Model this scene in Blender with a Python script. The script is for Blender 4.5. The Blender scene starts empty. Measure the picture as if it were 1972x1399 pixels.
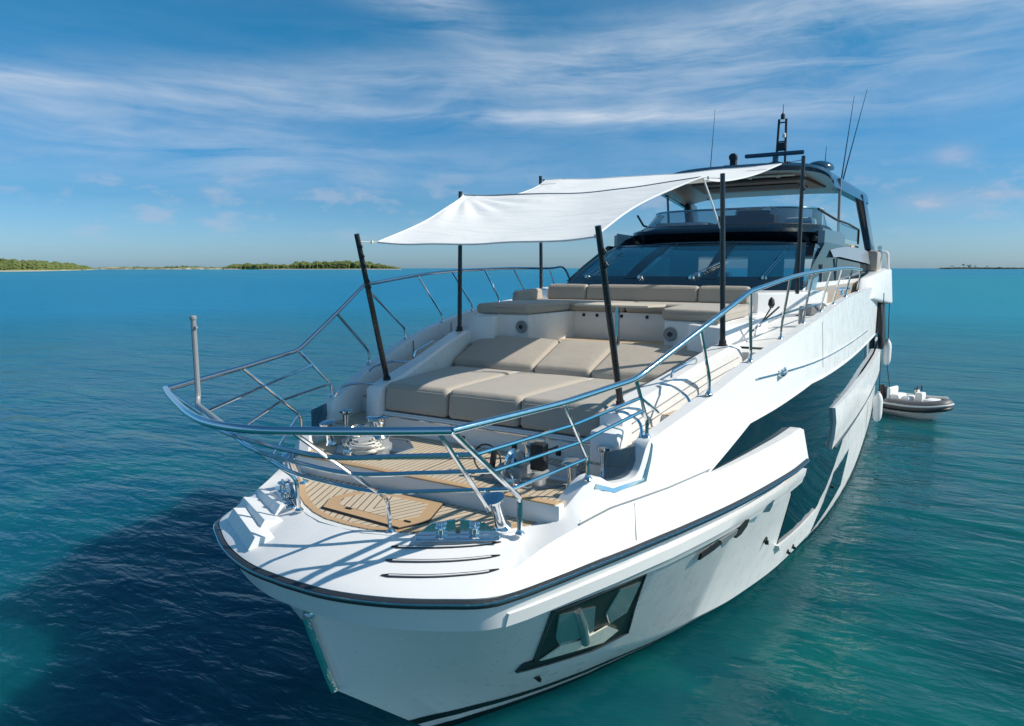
import bpy, bmesh, math, random
from mathutils import Vector, Matrix, noise as mnoise
R = math.radians
S = bpy.context.scene
C = S.collection

# ============ camera ============
cam_d = bpy.data.cameras.new('camera'); cam = bpy.data.objects.new('camera', cam_d); C.objects.link(cam)
cam.location = (4.2, 0, 5.0)
cam.rotation_euler = (R(90) - math.atan(182.5 / 1315), 0, R(30.5))
cam_d.sensor_width = 36; cam_d.lens = 36 * 1315 / 1972
cam_d.clip_start = .1; cam_d.clip_end = 80000
S.camera = cam

# ============ node helpers ============
class N:
    def __init__(s, tree): s.t = tree; s.t.nodes.clear()
    def n(s, typ, **kw):
        nd = s.t.nodes.new(typ)
        for k, v in kw.items():
            if k.startswith('i_'):
                key = k[2:]; key = int(key) if key.isdigit() else key.replace('_', ' ')
                nd.inputs[key].default_value = v
            else: setattr(nd, k, v)
        return nd
    def l(s, a, b): s.t.links.new(a, b)
    def math(s, op, a, b=0.0, c=None, clamp=False):
        m = s.t.nodes.new('ShaderNodeMath'); m.operation = op; m.use_clamp = clamp
        for i, v in enumerate((a, b, c)):
            if v is None: continue
            if isinstance(v, (int, float)): m.inputs[i].default_value = v
            else: s.l(v, m.inputs[i])
        return m.outputs[0]
    def mix(s, f, a, b, typ='MIX'):
        m = s.t.nodes.new('ShaderNodeMix'); m.data_type = 'RGBA'; m.blend_type = typ
        for i, v in ((0, f), (6, a), (7, b)):
            if isinstance(v, (int, float)): m.inputs[i].default_value = v
            elif isinstance(v, tuple): m.inputs[i].default_value = v if len(v) == 4 else v + (1,)
            else: s.l(v, m.inputs[i])
        return m.outputs[2]
    def ramp(s, f, stops):
        r = s.t.nodes.new('ShaderNodeMapRange'); r.clamp = True
        r.inputs[1].default_value, r.inputs[2].default_value, r.inputs[3].default_value, r.inputs[4].default_value = stops
        s.l(f, r.inputs[0]); return r.outputs[0]
    def noise(s, vec, scale, detail=4, rough=.5, dist=0):
        n = s.t.nodes.new('ShaderNodeTexNoise'); n.inputs['Scale'].default_value = scale
        n.inputs['Detail'].default_value = detail; n.inputs['Roughness'].default_value = rough; n.inputs['Distortion'].default_value = dist
        s.l(vec, n.inputs['Vector']); return n.outputs[0]
    def mapping(s, vec, loc=(0, 0, 0), rot=(0, 0, 0), scale=(1, 1, 1)):
        m = s.t.nodes.new('ShaderNodeMapping'); m.inputs[1].default_value = loc; m.inputs[2].default_value = rot; m.inputs[3].default_value = scale
        s.l(vec, m.inputs[0]); return m.outputs[0]

# ============ sun, sky, exposure ============
SUN_EL, SUN_AZ = R(40), R(70)          # azimuth clockwise from +Y (aft), seen from above
w = bpy.data.worlds.new('World'); S.world = w; w.use_nodes = True
g = N(w.node_tree)
sky = g.n('ShaderNodeTexSky', sky_type='NISHITA'); sky.sun_disc = False
sky.sun_elevation = SUN_EL; sky.sun_rotation = SUN_AZ; sky.air_density = 1.0; sky.dust_density = .8; sky.ozone_density = 1.6; sky.altitude = 0
tc = g.n('ShaderNodeTexCoord'); sep = g.n('ShaderNodeSeparateXYZ'); g.l(tc.outputs['Generated'], sep.inputs[0])
az = g.math('ARCTAN2', sep.outputs[0], sep.outputs[1]); el = g.math('ARCSINE', sep.outputs[2])
# cloud coordinates: compass angle and elevation (radians)
comb = g.n('ShaderNodeCombineXYZ'); g.l(az, comb.inputs[0]); g.l(el, comb.inputs[1])
warp = g.noise(g.mapping(comb.outputs[0], scale=(3, 9, 1)), 1.0, 3, .5)
comb2 = g.n('ShaderNodeCombineXYZ'); g.l(az, comb2.inputs[0]); g.l(g.math('ADD', el, g.math('MULTIPLY', g.math('SUBTRACT', warp, .5), .07)), comb2.inputs[1])
st = g.noise(g.mapping(comb2.outputs[0], loc=(1.3, .4, 0), rot=(0, 0, R(-5)), scale=(2.6, 26, 1)), 1.0, 9, .62, .3)
st2 = g.noise(g.mapping(comb2.outputs[0], loc=(4.3, 2.4, 0), rot=(0, 0, R(-8)), scale=(5, 15, 1)), 1.0, 8, .6, .6)
tex = g.math('ADD', g.math('MULTIPLY', g.ramp(st, (.38, .70, 0, 1)), .65), g.math('MULTIPLY', g.ramp(st2, (.34, .70, 0, 1)), .4))
def cloudbank(a0, e0, wd, ht, slope, amp):
    """soft elongated bank of cirrus centred on a compass angle and elevation"""
    da = g.math('SUBTRACT', az, a0); de = g.math('SUBTRACT', g.math('SUBTRACT', el, e0), g.math('MULTIPLY', da, slope))
    q = g.math('ADD', g.math('POWER', g.math('ABSOLUTE', g.math('DIVIDE', da, wd)), 2.0), g.math('POWER', g.math('ABSOLUTE', g.math('DIVIDE', de, ht)), 2.0))
    return g.math('MULTIPLY', g.math('POWER', 2.718, g.math('MULTIPLY', q, -1.0)), amp)
banks = [(-.17, .292, .42, .046, .05, .9), (-.72, .245, .34, .026, .06, .5), (-.50, .207, .36, .013, -.01, .9), (-.66, .352, .10, .030, -.28, .9),
         (.02, .352, .16, .040, .10, .8), (-1.00, .180, .24, .045, -.05, .6), (-.16, .222, .34, .05, 0, .55), (-.75, .14, .55, .035, 0, .30), (-1.16, .215, .10, .012, 0, .7), (1.2, .5, .6, .2, .1, .5), (2.6, .4, .7, .2, .1, .5), (-2.2, .4, .6, .15, .1, .5)]
tot = None
for b_ in banks:
    q = cloudbank(*b_); tot = q if tot is None else g.math('ADD', tot, q)
cir = g.math('MULTIPLY', g.math('ADD', tot, .07), tex)
# small low cumulus near the horizon
c3 = g.noise(g.mapping(comb.outputs[0], loc=(.3, .2, 0), scale=(14, 34, 1)), 1.0, 6, .55)
band = g.math('MULTIPLY', g.ramp(el, (.03, .06, 0, 1)), g.ramp(el, (.10, .15, 1, 0)))
cum = g.math('MULTIPLY', g.ramp(c3, (.52, .66, 0, .42)), band)
puff = None
for b_ in ((.027, .134, .022, .010, 0, 1), (.02, .082, .05, .012, 0, .8), (.145, .078, .03, .009, 0, .7), (-.73, .125, .03, .012, 0, .5)):
    q = cloudbank(*b_); puff = q if puff is None else g.math('ADD', puff, q)
cum = g.math('ADD', cum, g.math('MULTIPLY', puff, g.ramp(c3, (.3, .6, .2, .7))), clamp=True)
tint = g.mix(g.ramp(sep.outputs[2], (.03, .30, 0, 1)), (.50, .95, 1.52), (.19, 1.05, 1.42))
tint = g.mix(g.ramp(sep.outputs[2], (-.02, .09, 0, 1)), (.95, 1.48, 2.30), tint)
skyc = g.mix(1.0, sky.outputs[0], tint, 'MULTIPLY')
cf = g.math('MULTIPLY', cir, 1.0, clamp=True)
withc = g.mix(cf, skyc, (7.6, 8.8, 10.4, 1))
withc = g.mix(cum, withc, (6.4, 7.0, 8.8, 1))
bg = g.n('ShaderNodeBackground', i_Strength=.070); g.l(withc, bg.inputs[0])
wo = g.n('ShaderNodeOutputWorld'); g.l(bg.outputs[0], wo.inputs[0])

sd = bpy.data.lights.new('sun', 'SUN'); sun = bpy.data.objects.new('sun', sd); C.objects.link(sun)
sd.energy = 4.9; sd.angle = R(.5); sd.color = (1, .94, .83)
sv = Vector((math.sin(SUN_AZ) * math.cos(SUN_EL), math.cos(SUN_AZ) * math.cos(SUN_EL), math.sin(SUN_EL)))
sun.rotation_euler = sv.to_track_quat('Z', 'Y').to_euler(); sun.location = (30, 20, 40)
S.view_settings.view_transform = 'Standard'; S.view_settings.look = 'None'
S.view_settings.exposure = .13; S.view_settings.gamma = 1; S.view_settings.use_curve_mapping = False
S.render.resolution_x, S.render.resolution_y = 1024, 726
S.cycles.max_bounces = 8; S.cycles.transparent_max_bounces = 12

# ============ materials ============
def mat(name):
    m = bpy.data.materials.new(name); m.use_nodes = True; g = N(m.node_tree)
    g.out = g.n('ShaderNodeOutputMaterial'); g.b = g.n('ShaderNodeBsdfPrincipled'); g.l(g.b.outputs[0], g.out.inputs[0])
    g.geo = g.n('ShaderNodeNewGeometry'); g.pos = g.geo.outputs['Position']
    return m, g
def bump(g, h, strength, dist, link=True):
    b = g.n('ShaderNodeBump', i_Strength=strength, i_Distance=dist); g.l(h, b.inputs['Height'])
    if link: g.l(b.outputs[0], g.b.inputs['Normal'])
    return b
def simple(name, col, rough=.4, metal=0, coat=0, vary=.06, nscale=6, bmp=0, bscale=80):
    m, g = mat(name)
    n = g.noise(g.pos, nscale, 5, .6)
    lo = tuple(c * (1 - vary) for c in col); hi = tuple(min(1, c * (1 + vary)) for c in col)
    g.l(g.mix(n, lo, hi), g.b.inputs['Base Color'])
    g.l(g.ramp(g.noise(g.pos, nscale * 3, 4), (.3, .7, max(0, rough * .8), min(1, rough * 1.25))), g.b.inputs['Roughness'])
    g.b.inputs['Metallic'].default_value = metal; g.b.inputs['Coat Weight'].default_value = coat; g.b.inputs['Coat Roughness'].default_value = .06
    if bmp: bump(g, g.noise(g.pos, bscale, 3), bmp, .004)
    return m
M = {}
M['gel'] = simple('white_gelcoat', (.77, .76, .75), .30, coat=.12, vary=.015, nscale=1.5)
M['gel'].node_tree.nodes['Principled BSDF'].inputs['Specular IOR Level'].default_value = .32
M['deckwhite'] = simple('deck_gelcoat', (.71, .70, .685), .42, vary=.02, nscale=3, bmp=.15, bscale=300)
M['steel'] = simple('polished_steel', (.72, .73, .74), .10, metal=1, vary=.03)
M['black'] = simple('black_carbon_pole', (.012, .012, .014), .28, coat=.4, vary=.1)
M['blackmat'] = simple('matt_black', (.015, .015, .017), .55, vary=.1)
M['rubber'] = simple('dark_rub_rail', (.03, .035, .04), .30, vary=.1)
M['darkgel'] = simple('dark_blue_gelcoat', (.018, .055, .10), .18, coat=.35, vary=.05)
M['greypaint'] = simple('grey_paint', (.24, .25, .26), .35, coat=.3, vary=.04)
M['beigepanel'] = simple('beige_panel', (.36, .31, .26), .45, vary=.05)
M['brown'] = simple('brown_lining', (.16, .12, .10), .5, vary=.08)
M['rope'] = simple('rope', (.62, .60, .55), .8, vary=.15, nscale=40, bmp=.6, bscale=150)
M['chain'] = simple('galvanised_chain', (.55, .53, .48), .35, metal=.9, vary=.15, nscale=30)
M['hypgrey'] = simple('dark_grey_tube', (.10, .10, .105), .5, vary=.1)
M['hypblack'] = simple('black_tube', (.012, .012, .013), .45, vary=.1)
M['hyplight'] = simple('pale_grey_tube', (.55, .55, .55), .5, vary=.05)
M['vinyl'] = simple('white_vinyl', (.74, .73, .71), .5, vary=.03, bmp=.2, bscale=30)
M['tabletan'] = simple('pale_wood_table', (.60, .52, .42), .4, vary=.06)
M['anchorgrey'] = simple('dull_anchor_steel', (.50, .54, .53), .14, metal=.8, vary=.05)
M['shoe'] = simple('steel_painted_reflection', (.88, .82, .66), .3, metal=.0, vary=.3, nscale=14)  # pale gold non-metal colour paints in the steel's bright reflection
M['red'] = simple('red_cloth', (.5, .03, .03), .7)
M['navlight'] = simple('pale_plastic', (.75, .76, .66), .4)
M['bootblack'] = simple('black_boot_stripe', (.01, .01, .012), .3)

# sunbrella cushions
m, g = mat('taupe_cushion_fabric'); M['cushion'] = m
n = g.noise(g.pos, 3, 5, .6); wv = g.noise(g.pos, 420, 2)
g.l(g.mix(n, (.345, .30, .25), (.405, .355, .30)), g.b.inputs['Base Color']); g.b.inputs['Roughness'].default_value = .85
g.b.inputs['Sheen Weight'].default_value = .2
h = g.math('ADD', g.math('MULTIPLY', g.noise(g.pos, 5, 4, .5), 1.0), g.math('MULTIPLY', wv, .04)); bump(g, h, .35, .03)

# sail cloth: diffuse + translucent, soft folds fanning from the corners
m, g = mat('white_sail_cloth'); M['sail'] = m
g.l(g.mix(g.noise(g.pos, 1.5, 4), (.84, .825, .80), (.88, .865, .84)), g.b.inputs['Base Color']); g.b.inputs['Roughness'].default_value = .8
fold = g.noise(g.mapping(g.pos, rot=(0, 0, R(25)), scale=(.7, 2.4, 1)), 1.6, 4, .5, .8)
bn = bump(g, g.math('ADD', fold, g.math('MULTIPLY', g.noise(g.pos, 300, 2), .01)), .35, .07)
tr = g.n('ShaderNodeBsdfTranslucent'); tr.inputs[0].default_value = (.80, .78, .74, 1); g.l(bn.outputs[0], tr.inputs[1])
mx = g.n('ShaderNodeMixShader', i_0=.07); g.l(g.b.outputs[0], mx.inputs[1]); g.l(tr.outputs[0], mx.inputs[2]); g.l(mx.outputs[0], g.out.inputs[0])

def teak(name, ang, spacing=.062, base=((.47, .37, .255), (.62, .51, .385)), seam=True):
    m, g = mat(name)
    s = g.n('ShaderNodeSeparateXYZ'); g.l(g.pos, s.inputs[0])
    ax = g.math('ABSOLUTE', s.outputs[0]); a = R(ang)
    u = g.math('SUBTRACT', g.math('MULTIPLY', ax, math.cos(a)), g.math('MULTIPLY', s.outputs[1], math.sin(a)))
    v = g.math('ADD', g.math('MULTIPLY', ax, math.sin(a)), g.math('MULTIPLY', s.outputs[1], math.cos(a)))
    uu = g.math('DIVIDE', u, spacing); fr = g.math('FRACT', uu); idx = g.math('FLOOR', uu)
    cb = g.n('ShaderNodeCombineXYZ'); g.l(g.math('MULTIPLY', u, 55), cb.inputs[0]); g.l(g.math('MULTIPLY', v, 3.0), cb.inputs[1]); g.l(idx, cb.inputs[2])
    gr = g.noise(cb.outputs[0], 1, 5, .6)
    wn = g.n('ShaderNodeTexWhiteNoise', noise_dimensions='1D'); g.l(idx, wn.inputs['W'])
    col = g.mix(g.math('MULTIPLY_ADD', gr, .75, g.math('MULTIPLY', wn.outputs[0], .25)), base[0], base[1])
    g.b.inputs['Roughness'].default_value = .62
    if seam:
        line = g.math('LESS_THAN', fr, .14)
        col = g.mix(line, col, (.03, .025, .022)); bump(g, g.math('SUBTRACT', 1, line), .3, .002)
    g.l(col, g.b.inputs['Base Color']); return m
M['teak'] = teak('teak_deck_herringbone', 24, .075)
M['teakf'] = teak('teak_deck_fore_aft', 0)
M['teaksolid'] = teak('teak_margin_board', 90, .9, ((.40, .25, .13), (.52, .35, .20)), False)

def glass(name, tint, alpha, refl=.5, ior=1.5):
    m, g = mat(name)
    g.b.inputs['Base Color'].default_value = tint + (1,); g.b.inputs['Roughness'].default_value = .03
    g.b.inputs['IOR'].default_value = ior; g.b.inputs['Coat Weight'].default_value = refl
    g.l(g.mix(g.noise(g.pos, .8, 3), tint, tuple(c * 1.5 for c in tint)), g.b.inputs['Base Color'])
    if alpha < 1:
        t = g.n('ShaderNodeBsdfTransparent'); t.inputs[0].default_value = (.55, .75, .85, 1)
        x = g.n('ShaderNodeMixShader', i_0=alpha); g.l(t.outputs[0], x.inputs[1]); g.l(g.b.outputs[0], x.inputs[2]); g.l(x.outputs[0], g.out.inputs[0])
    return m
M['hullglass'] = glass('dark_hull_glass', (.003, .016, .024), 1, 0, 1.22)
M['pocket'] = simple('dark_pocket_lining', (.006, .022, .018), .5, vary=.3)
M['wsglass'] = glass('windscreen_glass', (.008, .065, .125), .62, 0, 1.30)
M['inside'] = simple('blue_grey_interior', (.20, .34, .45), .5)
M['mask'] = simple('black_ceramic_mask', (.005, .014, .024), .25, vary=.1)
M['mask'].node_tree.nodes['Principled BSDF'].inputs['Specular IOR Level'].default_value = .25
M['flyglass'] = glass('smoked_fly_screen', (.02, .03, .045), .50)
M['cleanglass'] = glass('pale_side_glass', (.10, .20, .27), .8)

# water
m, g = mat('sea_water'); M['water'] = m
s = g.n('ShaderNodeSeparateXYZ'); g.l(g.pos, s.inputs[0]); px, py = s.outputs[0], s.outputs[1]
ln = g.n('ShaderNodeVectorMath', operation='LENGTH'); g.l(g.pos, ln.inputs[0]); dist = ln.outputs['Value']
# deep channel off the starboard bow, turquoise sand towards port and far away
side = g.ramp(g.math('ADD', px, g.math('MULTIPLY', g.math('SUBTRACT', g.noise(g.pos, .12, 3), .5), 6)), (-14, 6, 0, 1))
near = g.mix(side, (.001, .076, .130), (.003, .062, .070))
patch = g.ramp(g.noise(g.pos, .35, 4, .6, .6), (.42, .72, 0, 1))
near = g.mix(g.math('MULTIPLY', patch, .32), near, (.008, .19, .15))
mid = g.mix(g.ramp(g.math('ADD', px, g.math('MULTIPLY', dist, .1)), (-60, 40, 0, 1)), (.002, .18, .34), (.012, .22, .30))
col = g.mix(g.ramp(dist, (18, 90, 0, 1)), near, mid)
bands = g.noise(g.mapping(g.pos, rot=(0, 0, R(30)), scale=(.006, .03, 1)), 1, 4)
far = g.mix(g.ramp(bands, (.35, .65, 0, 1)), (.010, .165, .31), (.03, .23, .33))
col = g.mix(g.ramp(dist, (150, 900, 0, 1)), col, far)
g.l(col, g.b.inputs['Base Color'])
g.l(g.ramp(dist, (10, 400, .04, .22)), g.b.inputs['Roughness'])
g.b.inputs['IOR'].default_value = 1.33
g.b.inputs['Specular IOR Level'].default_value = 0
p1 = g.mapping(g.pos, rot=(0, 0, R(-32)), scale=(.40, 1.0, 1))
h1 = g.noise(p1, .9, 3, .5, .4); h2 = g.noise(p1, 3.2, 3, .55, .5); h3 = g.noise(g.mapping(g.pos, rot=(0, 0, R(10)), scale=(.7, 1, 1)), 9, 3, .5)
p4 = g.mapping(g.pos, rot=(0, 0, R(-24)), scale=(.35, 1.0, 1)); h0 = g.noise(p4, .16, 3, .5)
hh = g.math('ADD', g.math('MULTIPLY', h0, 1.6), g.math('ADD', g.math('MULTIPLY', h1, .50), g.math('ADD', g.math('MULTIPLY', h2, .17), g.math('MULTIPLY', h3, .03))))
bw = bump(g, hh, .5, .5)
g.b.subsurface_method = 'BURLEY'; g.b.inputs['Subsurface Weight'].default_value = 1.0; g.b.inputs['Subsurface Radius'].default_value = (.8, 1.0, 1.0); g.b.inputs['Subsurface Scale'].default_value = 2.2
g.l(g.ramp(dist, (10, 900, .62, .50)), bw.inputs['Strength'])
gl = g.n('ShaderNodeBsdfGlossy'); g.l(g.ramp(dist, (10, 600, .04, .16)), gl.inputs['Roughness']); g.l(bw.outputs[0], gl.inputs['Normal'])
fre = g.n('ShaderNodeFresnel', i_IOR=1.33); g.l(bw.outputs[0], fre.inputs['Normal'])
fac = g.math('MINIMUM', fre.outputs[0], g.ramp(dist, (14, 70, .45, .20)))
mx = g.n('ShaderNodeMixShader'); g.l(fac, mx.inputs[0]); g.l(g.b.outputs[0], mx.inputs[1]); g.l(gl.outputs[0], mx.inputs[2]); g.l(mx.outputs[0], g.out.inputs[0])

M['sand'] = simple('pale_sand', (.40, .36, .28), .9, vary=.15, nscale=.02)
m, g = mat('dune_grass_and_sand'); M['dune'] = m
g.l(g.mix(g.ramp(g.noise(g.pos, .03, 5, .7), (.42, .58, 0, 1)), (.40, .36, .27), (.12, .14, .06)), g.b.inputs['Base Color']); g.b.inputs['Roughness'].default_value = .9
M['scrub'] = simple('scrub_ground', (.07, .09, .035), .9, vary=.35, nscale=.03)
def leafmat(name, a, b, sc):
    m, g = mat(name); n = g.noise(g.pos, sc, 4, .7)
    g.l(g.mix(g.ramp(n, (.3, .7, 0, 1)), a, b), g.b.inputs['Base Color']); g.b.inputs['Roughness'].default_value = .9; return m
M['leaf'] = leafmat('green_foliage', (.07, .095, .022), (.15, .175, .045), .03)
M['leafdark'] = leafmat('dark_far_foliage', (.02, .035, .025), (.04, .06, .04), .02)
# ---- hull curves (port side), stations from the stem to the stern: (half breadth, distance aft, height) ----
RUB=[(0,3.57,2.5),(.45,3.6,2.5),(.9,3.73,2.5),(1.3,3.93,2.5),(1.62,4.17,2.5),(1.85,4.7,2.5),(2.12,5.5,2.5),(2.36,6.3,2.5),(2.60,7.2,2.5),(2.80,8.2,2.5),(2.95,9.2,2.5),(3.12,11,2.5),(3.2,14,2.5),(3.22,18,2.5),(3.22,23,2.5),(3.15,27.8,2.5)]
BAND=[(0,3.70,2.2),(.44,3.73,2.2),(.88,3.86,2.2),(1.27,4.05,2.2),(1.56,4.28,2.2),(1.78,4.78,2.2),(2.06,5.55,2.2),(2.31,6.33,2.2),(2.54,7.2,2.2),(2.74,8.2,2.2),(2.90,9.2,2.2),(3.09,11,2.2),(3.19,14,2.2),(3.22,18,2.2),(3.22,23,2.2),(3.15,27.8,2.2)]
LOW=[(0,3.77,2.17),(.40,3.85,2.17),(.84,3.99,2.17),(1.22,4.15,2.17),(1.51,4.36,2.17),(1.73,4.83,2.17),(2.02,5.57,2.17),(2.28,6.33,2.17),(2.51,7.2,2.17),(2.72,8.2,2.17),(2.88,9.2,2.17),(3.08,11,2.17),(3.18,14,2.17),(3.22,18,2.17),(3.22,23,2.17),(3.15,27.8,2.17)]
CHINE=[(0,4.06,1.27),(.2,4.33,1.25),(.42,4.65,1.18),(.65,4.95,1.12),(.85,5.2,1.07),(1.05,5.5,1.0),(1.35,6.1,.93),(1.62,6.7,.85),(1.9,7.4,.75),(2.17,8.3,.65),(2.4,9.2,.58),(2.72,11,.48),(3.02,14,.38),(3.18,18,.33),(3.2,23,.3),(3.15,27.8,.3)]
WATER=[(0,5.45,0),(.1,5.6,0),(.2,5.75,0),(.35,6.0,0),(.5,6.25,0),(.75,6.7,0),(1.0,7.2,0),(1.25,7.8,0),(1.5,8.4,0),(1.75,9.15,0),(2.0,9.9,0),(2.3,11.2,0),(2.85,14,0),(3.14,18,0),(3.18,23,0),(3.13,27.8,0)]
KEEL=[(0,y+.6,-.9) for _,y,_ in WATER]
KNUC=[(0,3.64,2.58),(.43,3.67,2.58),(.86,3.80,2.58),(1.24,4.0,2.58),(1.54,4.27,2.6),(1.72,4.85,2.73),(1.98,5.5,2.86),(2.25,6.3,2.87),(2.49,7.2,2.88),(2.70,8.2,2.92),(2.87,9.2,2.95),(3.06,11,3.0),(3.16,14,3.0),(3.2,18,3.0),(3.2,23,3.0),(3.13,27.8,3.0)]
TOP=[(0,4.17,2.76),(.5,4.27,2.76),(.92,4.5,2.76),(1.22,4.75,2.76),(1.42,4.98,2.77),(1.60,5.2,2.82),(1.88,5.5,3.2),(2.16,6.3,3.42),(2.41,7.2,3.66),(2.62,8.2,3.9),(2.79,9.2,4.06),(3.0,11,4.27),(3.12,14,4.45),(3.2,18,4.5),(3.2,23,4.52),(3.13,27.8,4.52)]
def _ins(c): return c[:7] + [tuple(c[6][k] + (c[7][k] - c[6][k]) * t for k in range(3)) for t in (.25, .59, .78)] + c[7:]
RUB, BAND, LOW, CHINE, WATER, KEEL, KNUC = [_ins(c) for c in (RUB, BAND, LOW, CHINE, WATER, KEEL, KNUC)]
# a notch in the bulwark top just aft of the nose
TOP = TOP[:5] + [(1.60,5.15,2.82),(1.83,5.42,3.15),(1.95,5.62,3.07),(2.06,5.92,3.08),(2.115,6.07,3.36)] + TOP[7:]
def catmull(P,n):
    out=[];N=len(P)
    for i in range(N-1):
        a=P[i-1] if i>0 else tuple(2*P[0][k]-P[1][k] for k in range(3)); b=P[i]; c=P[i+1]
        d=P[i+2] if i+2<N else tuple(2*P[-1][k]-P[-2][k] for k in range(3))
        for j in range(n):
            t=j/n
            out.append(tuple(.5*((2*b[k])+(-a[k]+c[k])*t+(2*a[k]-5*b[k]+4*c[k]-d[k])*t*t+(-a[k]+3*b[k]-3*c[k]+d[k])*t**3) for k in range(3)))
    out.append(tuple(P[-1])); return out
def lerp(a,b,t): return tuple(a[k]+(b[k]-a[k])*t for k in range(len(a)))
NS=5
HC=[catmull(c,NS) for c in (TOP,KNUC,RUB,BAND,LOW,CHINE,WATER,KEEL)]
def atcurve(c,y):
    if y<=c[0][1]: return c[0]
    for a,b in zip(c,c[1:]):
        if a[1]<=y<=b[1]: return lerp(a,b,(y-a[1])/max(1e-9,b[1]-a[1]))
    return c[-1]
def _tris():
    out = {}
    for A, B in zip(HC, HC[1:]):
        for a0, a1, b0, b1 in zip(A, A[1:], B, B[1:]):
            for t in ((a0, a1, b1), (a0, b1, b0)):
                ys = [p[1] for p in t]
                for k in range(int(min(ys) * 4), int(max(ys) * 4) + 1): out.setdefault(k, []).append(t)
    return out
TRI = _tris()
def side_x(y, z):
    "half breadth of the hull side at distance y and height z"
    best = None
    for a, b, c in TRI.get(int(y * 4), ()):
        d = (b[2] - c[2]) * (a[1] - c[1]) + (c[1] - b[1]) * (a[2] - c[2])
        if abs(d) < 1e-12: continue
        u = ((b[2] - c[2]) * (y - c[1]) + (c[1] - b[1]) * (z - c[2])) / d; v = ((c[2] - a[2]) * (y - c[1]) + (a[1] - c[1]) * (z - c[2])) / d; w = 1 - u - v
        if min(u, v, w) > -1e-4:
            x = u * a[0] + v * b[0] + w * c[0]
            if best is None or x > best: best = x
    if best is not None: return best
    ps = [atcurve(c, y) for c in HC]
    return ps[0][0] if z >= ps[0][2] else ps[-2][0]

# ============ object helpers ============
ROOT = {}
def empty(name, loc=(0, 0, 0), label=None, cat=None, group=None, kind=None):
    o = bpy.data.objects.new(name, None); C.objects.link(o); o.location = loc; o.empty_display_size = .2
    ROOT[o.name] = Vector(loc); tag(o, label, cat, group, kind); return o
def tag(o, label=None, cat=None, group=None, kind=None):
    if label: o['label'] = label
    if cat: o['category'] = cat
    if group: o['group'] = group
    if kind: o['kind'] = kind
    return o
def base_of(o):
    return ROOT.get(o.name, Vector((0, 0, 0)))
def mk(name, vf, m, parent=None, smooth=35, origin=None, mats=None, solid=0, sub=0):
    """one mesh object from world-space (verts, faces[, material indices])"""
    verts, faces = vf[0], vf[1]
    org = base_of(parent) if parent else (Vector(origin) if origin is not None else Vector((0, 0, 0)))
    me = bpy.data.meshes.new(name)
    me.from_pydata([tuple(Vector(v) - org) for v in verts], [], [tuple(f) for f in faces])
    me.materials.append(m if not isinstance(m, str) else M[m])
    for x in (mats or []): me.materials.append(M[x])
    if len(vf) > 2:
        for p, i in zip(me.polygons, vf[2]): p.material_index = i
    bm = bmesh.new(); bm.from_mesh(me); bmesh.ops.remove_doubles(bm, verts=bm.verts, dist=1e-5)
    bmesh.ops.recalc_face_normals(bm, faces=bm.faces); bm.to_mesh(me); bm.free()
    if smooth is not None:
        for p in me.polygons: p.use_smooth = True
        try: me.set_sharp_from_angle(angle=R(smooth))
        except Exception: pass
    o = bpy.data.objects.new(name, me); C.objects.link(o)
    if parent: o.parent = parent; ROOT[o.name] = org
    else: o.location = org; ROOT[o.name] = org
    if solid:
        md = o.modifiers.new('s', 'SOLIDIFY'); md.thickness = solid; md.offset = 0
    if sub:
        md = o.modifiers.new('u', 'SUBSURF'); md.levels = md.render_levels = sub
    return o
def join(*vfs):
    V, F, MI = [], [], []
    for vf in vfs:
        k = len(V); V += list(vf[0]); F += [tuple(i + k for i in f) for f in vf[1]]
        MI += list(vf[2]) if len(vf) > 2 else [0] * len(vf[1])
    return V, F, MI
def grid(rows, closeu=False, flip=False):
    nr, nc = len(rows), len(rows[0]); V = [p for r in rows for p in r]; F = []
    for i in range(nr - 1):
        for j in range(nc if closeu else nc - 1):
            a, b = i * nc + j, i * nc + (j + 1) % nc; F.append((a, b, b + nc, a + nc))
    return V, F
def smoothpath(P, n=6):
    return [Vector(p) for p in catmull([tuple(p) for p in P], n)]
def fillet(P, r=.08, n=4):
    """straight runs with rounded corners"""
    P = [Vector(p) for p in P]; out = [P[0]]
    for a, b, c in zip(P, P[1:], P[2:]):
        u, v = (a - b), (c - b); q = min(r, u.length * .45, v.length * .45)
        s, e = b + u.normalized() * q, b + v.normalized() * q
        for i in range(n + 1):
            t = i / n; out.append(s * (1 - t) ** 2 + b * 2 * t * (1 - t) + e * t * t)
    out.append(P[-1]); return out
def tube(P, r, seg=10, caps=True):
    P = [Vector(p) for p in P]; rows = []; up = None
    for i, p in enumerate(P):
        d = (P[min(i + 1, len(P) - 1)] - P[max(i - 1, 0)])
        if d.length < 1e-9: d = Vector((0, 0, 1))
        d.normalize()
        if up is None:
            up = Vector((0, 0, 1)) if abs(d.z) < .9 else Vector((1, 0, 0))
        u = up - d * up.dot(d); u.normalize(); up = u; v = d.cross(u)
        rr = r[i] if isinstance(r, (list, tuple)) else r
        rows.append([tuple(p + (u * math.cos(2 * math.pi * k / seg) + v * math.sin(2 * math.pi * k / seg)) * rr) for k in range(seg)])
    V, F = grid(rows, True)
    if caps: F.append(tuple(range(seg))); F.append(tuple(range(len(V) - seg, len(V))))
    return V, F
def lathe(prof, loc=(0, 0, 0), seg=20, axis=Vector((0, 0, 1)), sx=1, sy=1):
    """prof: (radius, height) pairs"""
    q = Vector((0, 0, 1)).rotation_difference(Vector(axis)); L = Vector(loc); rows = []
    for r, z in prof:
        rows.append([tuple(L + q @ Vector((r * sx * math.cos(2 * math.pi * k / seg), r * sy * math.sin(2 * math.pi * k / seg), z))) for k in range(seg)])
    V, F = grid(rows, True); F.append(tuple(range(seg))); F.append(tuple(range(len(V) - seg, len(V))))
    return V, F
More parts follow.
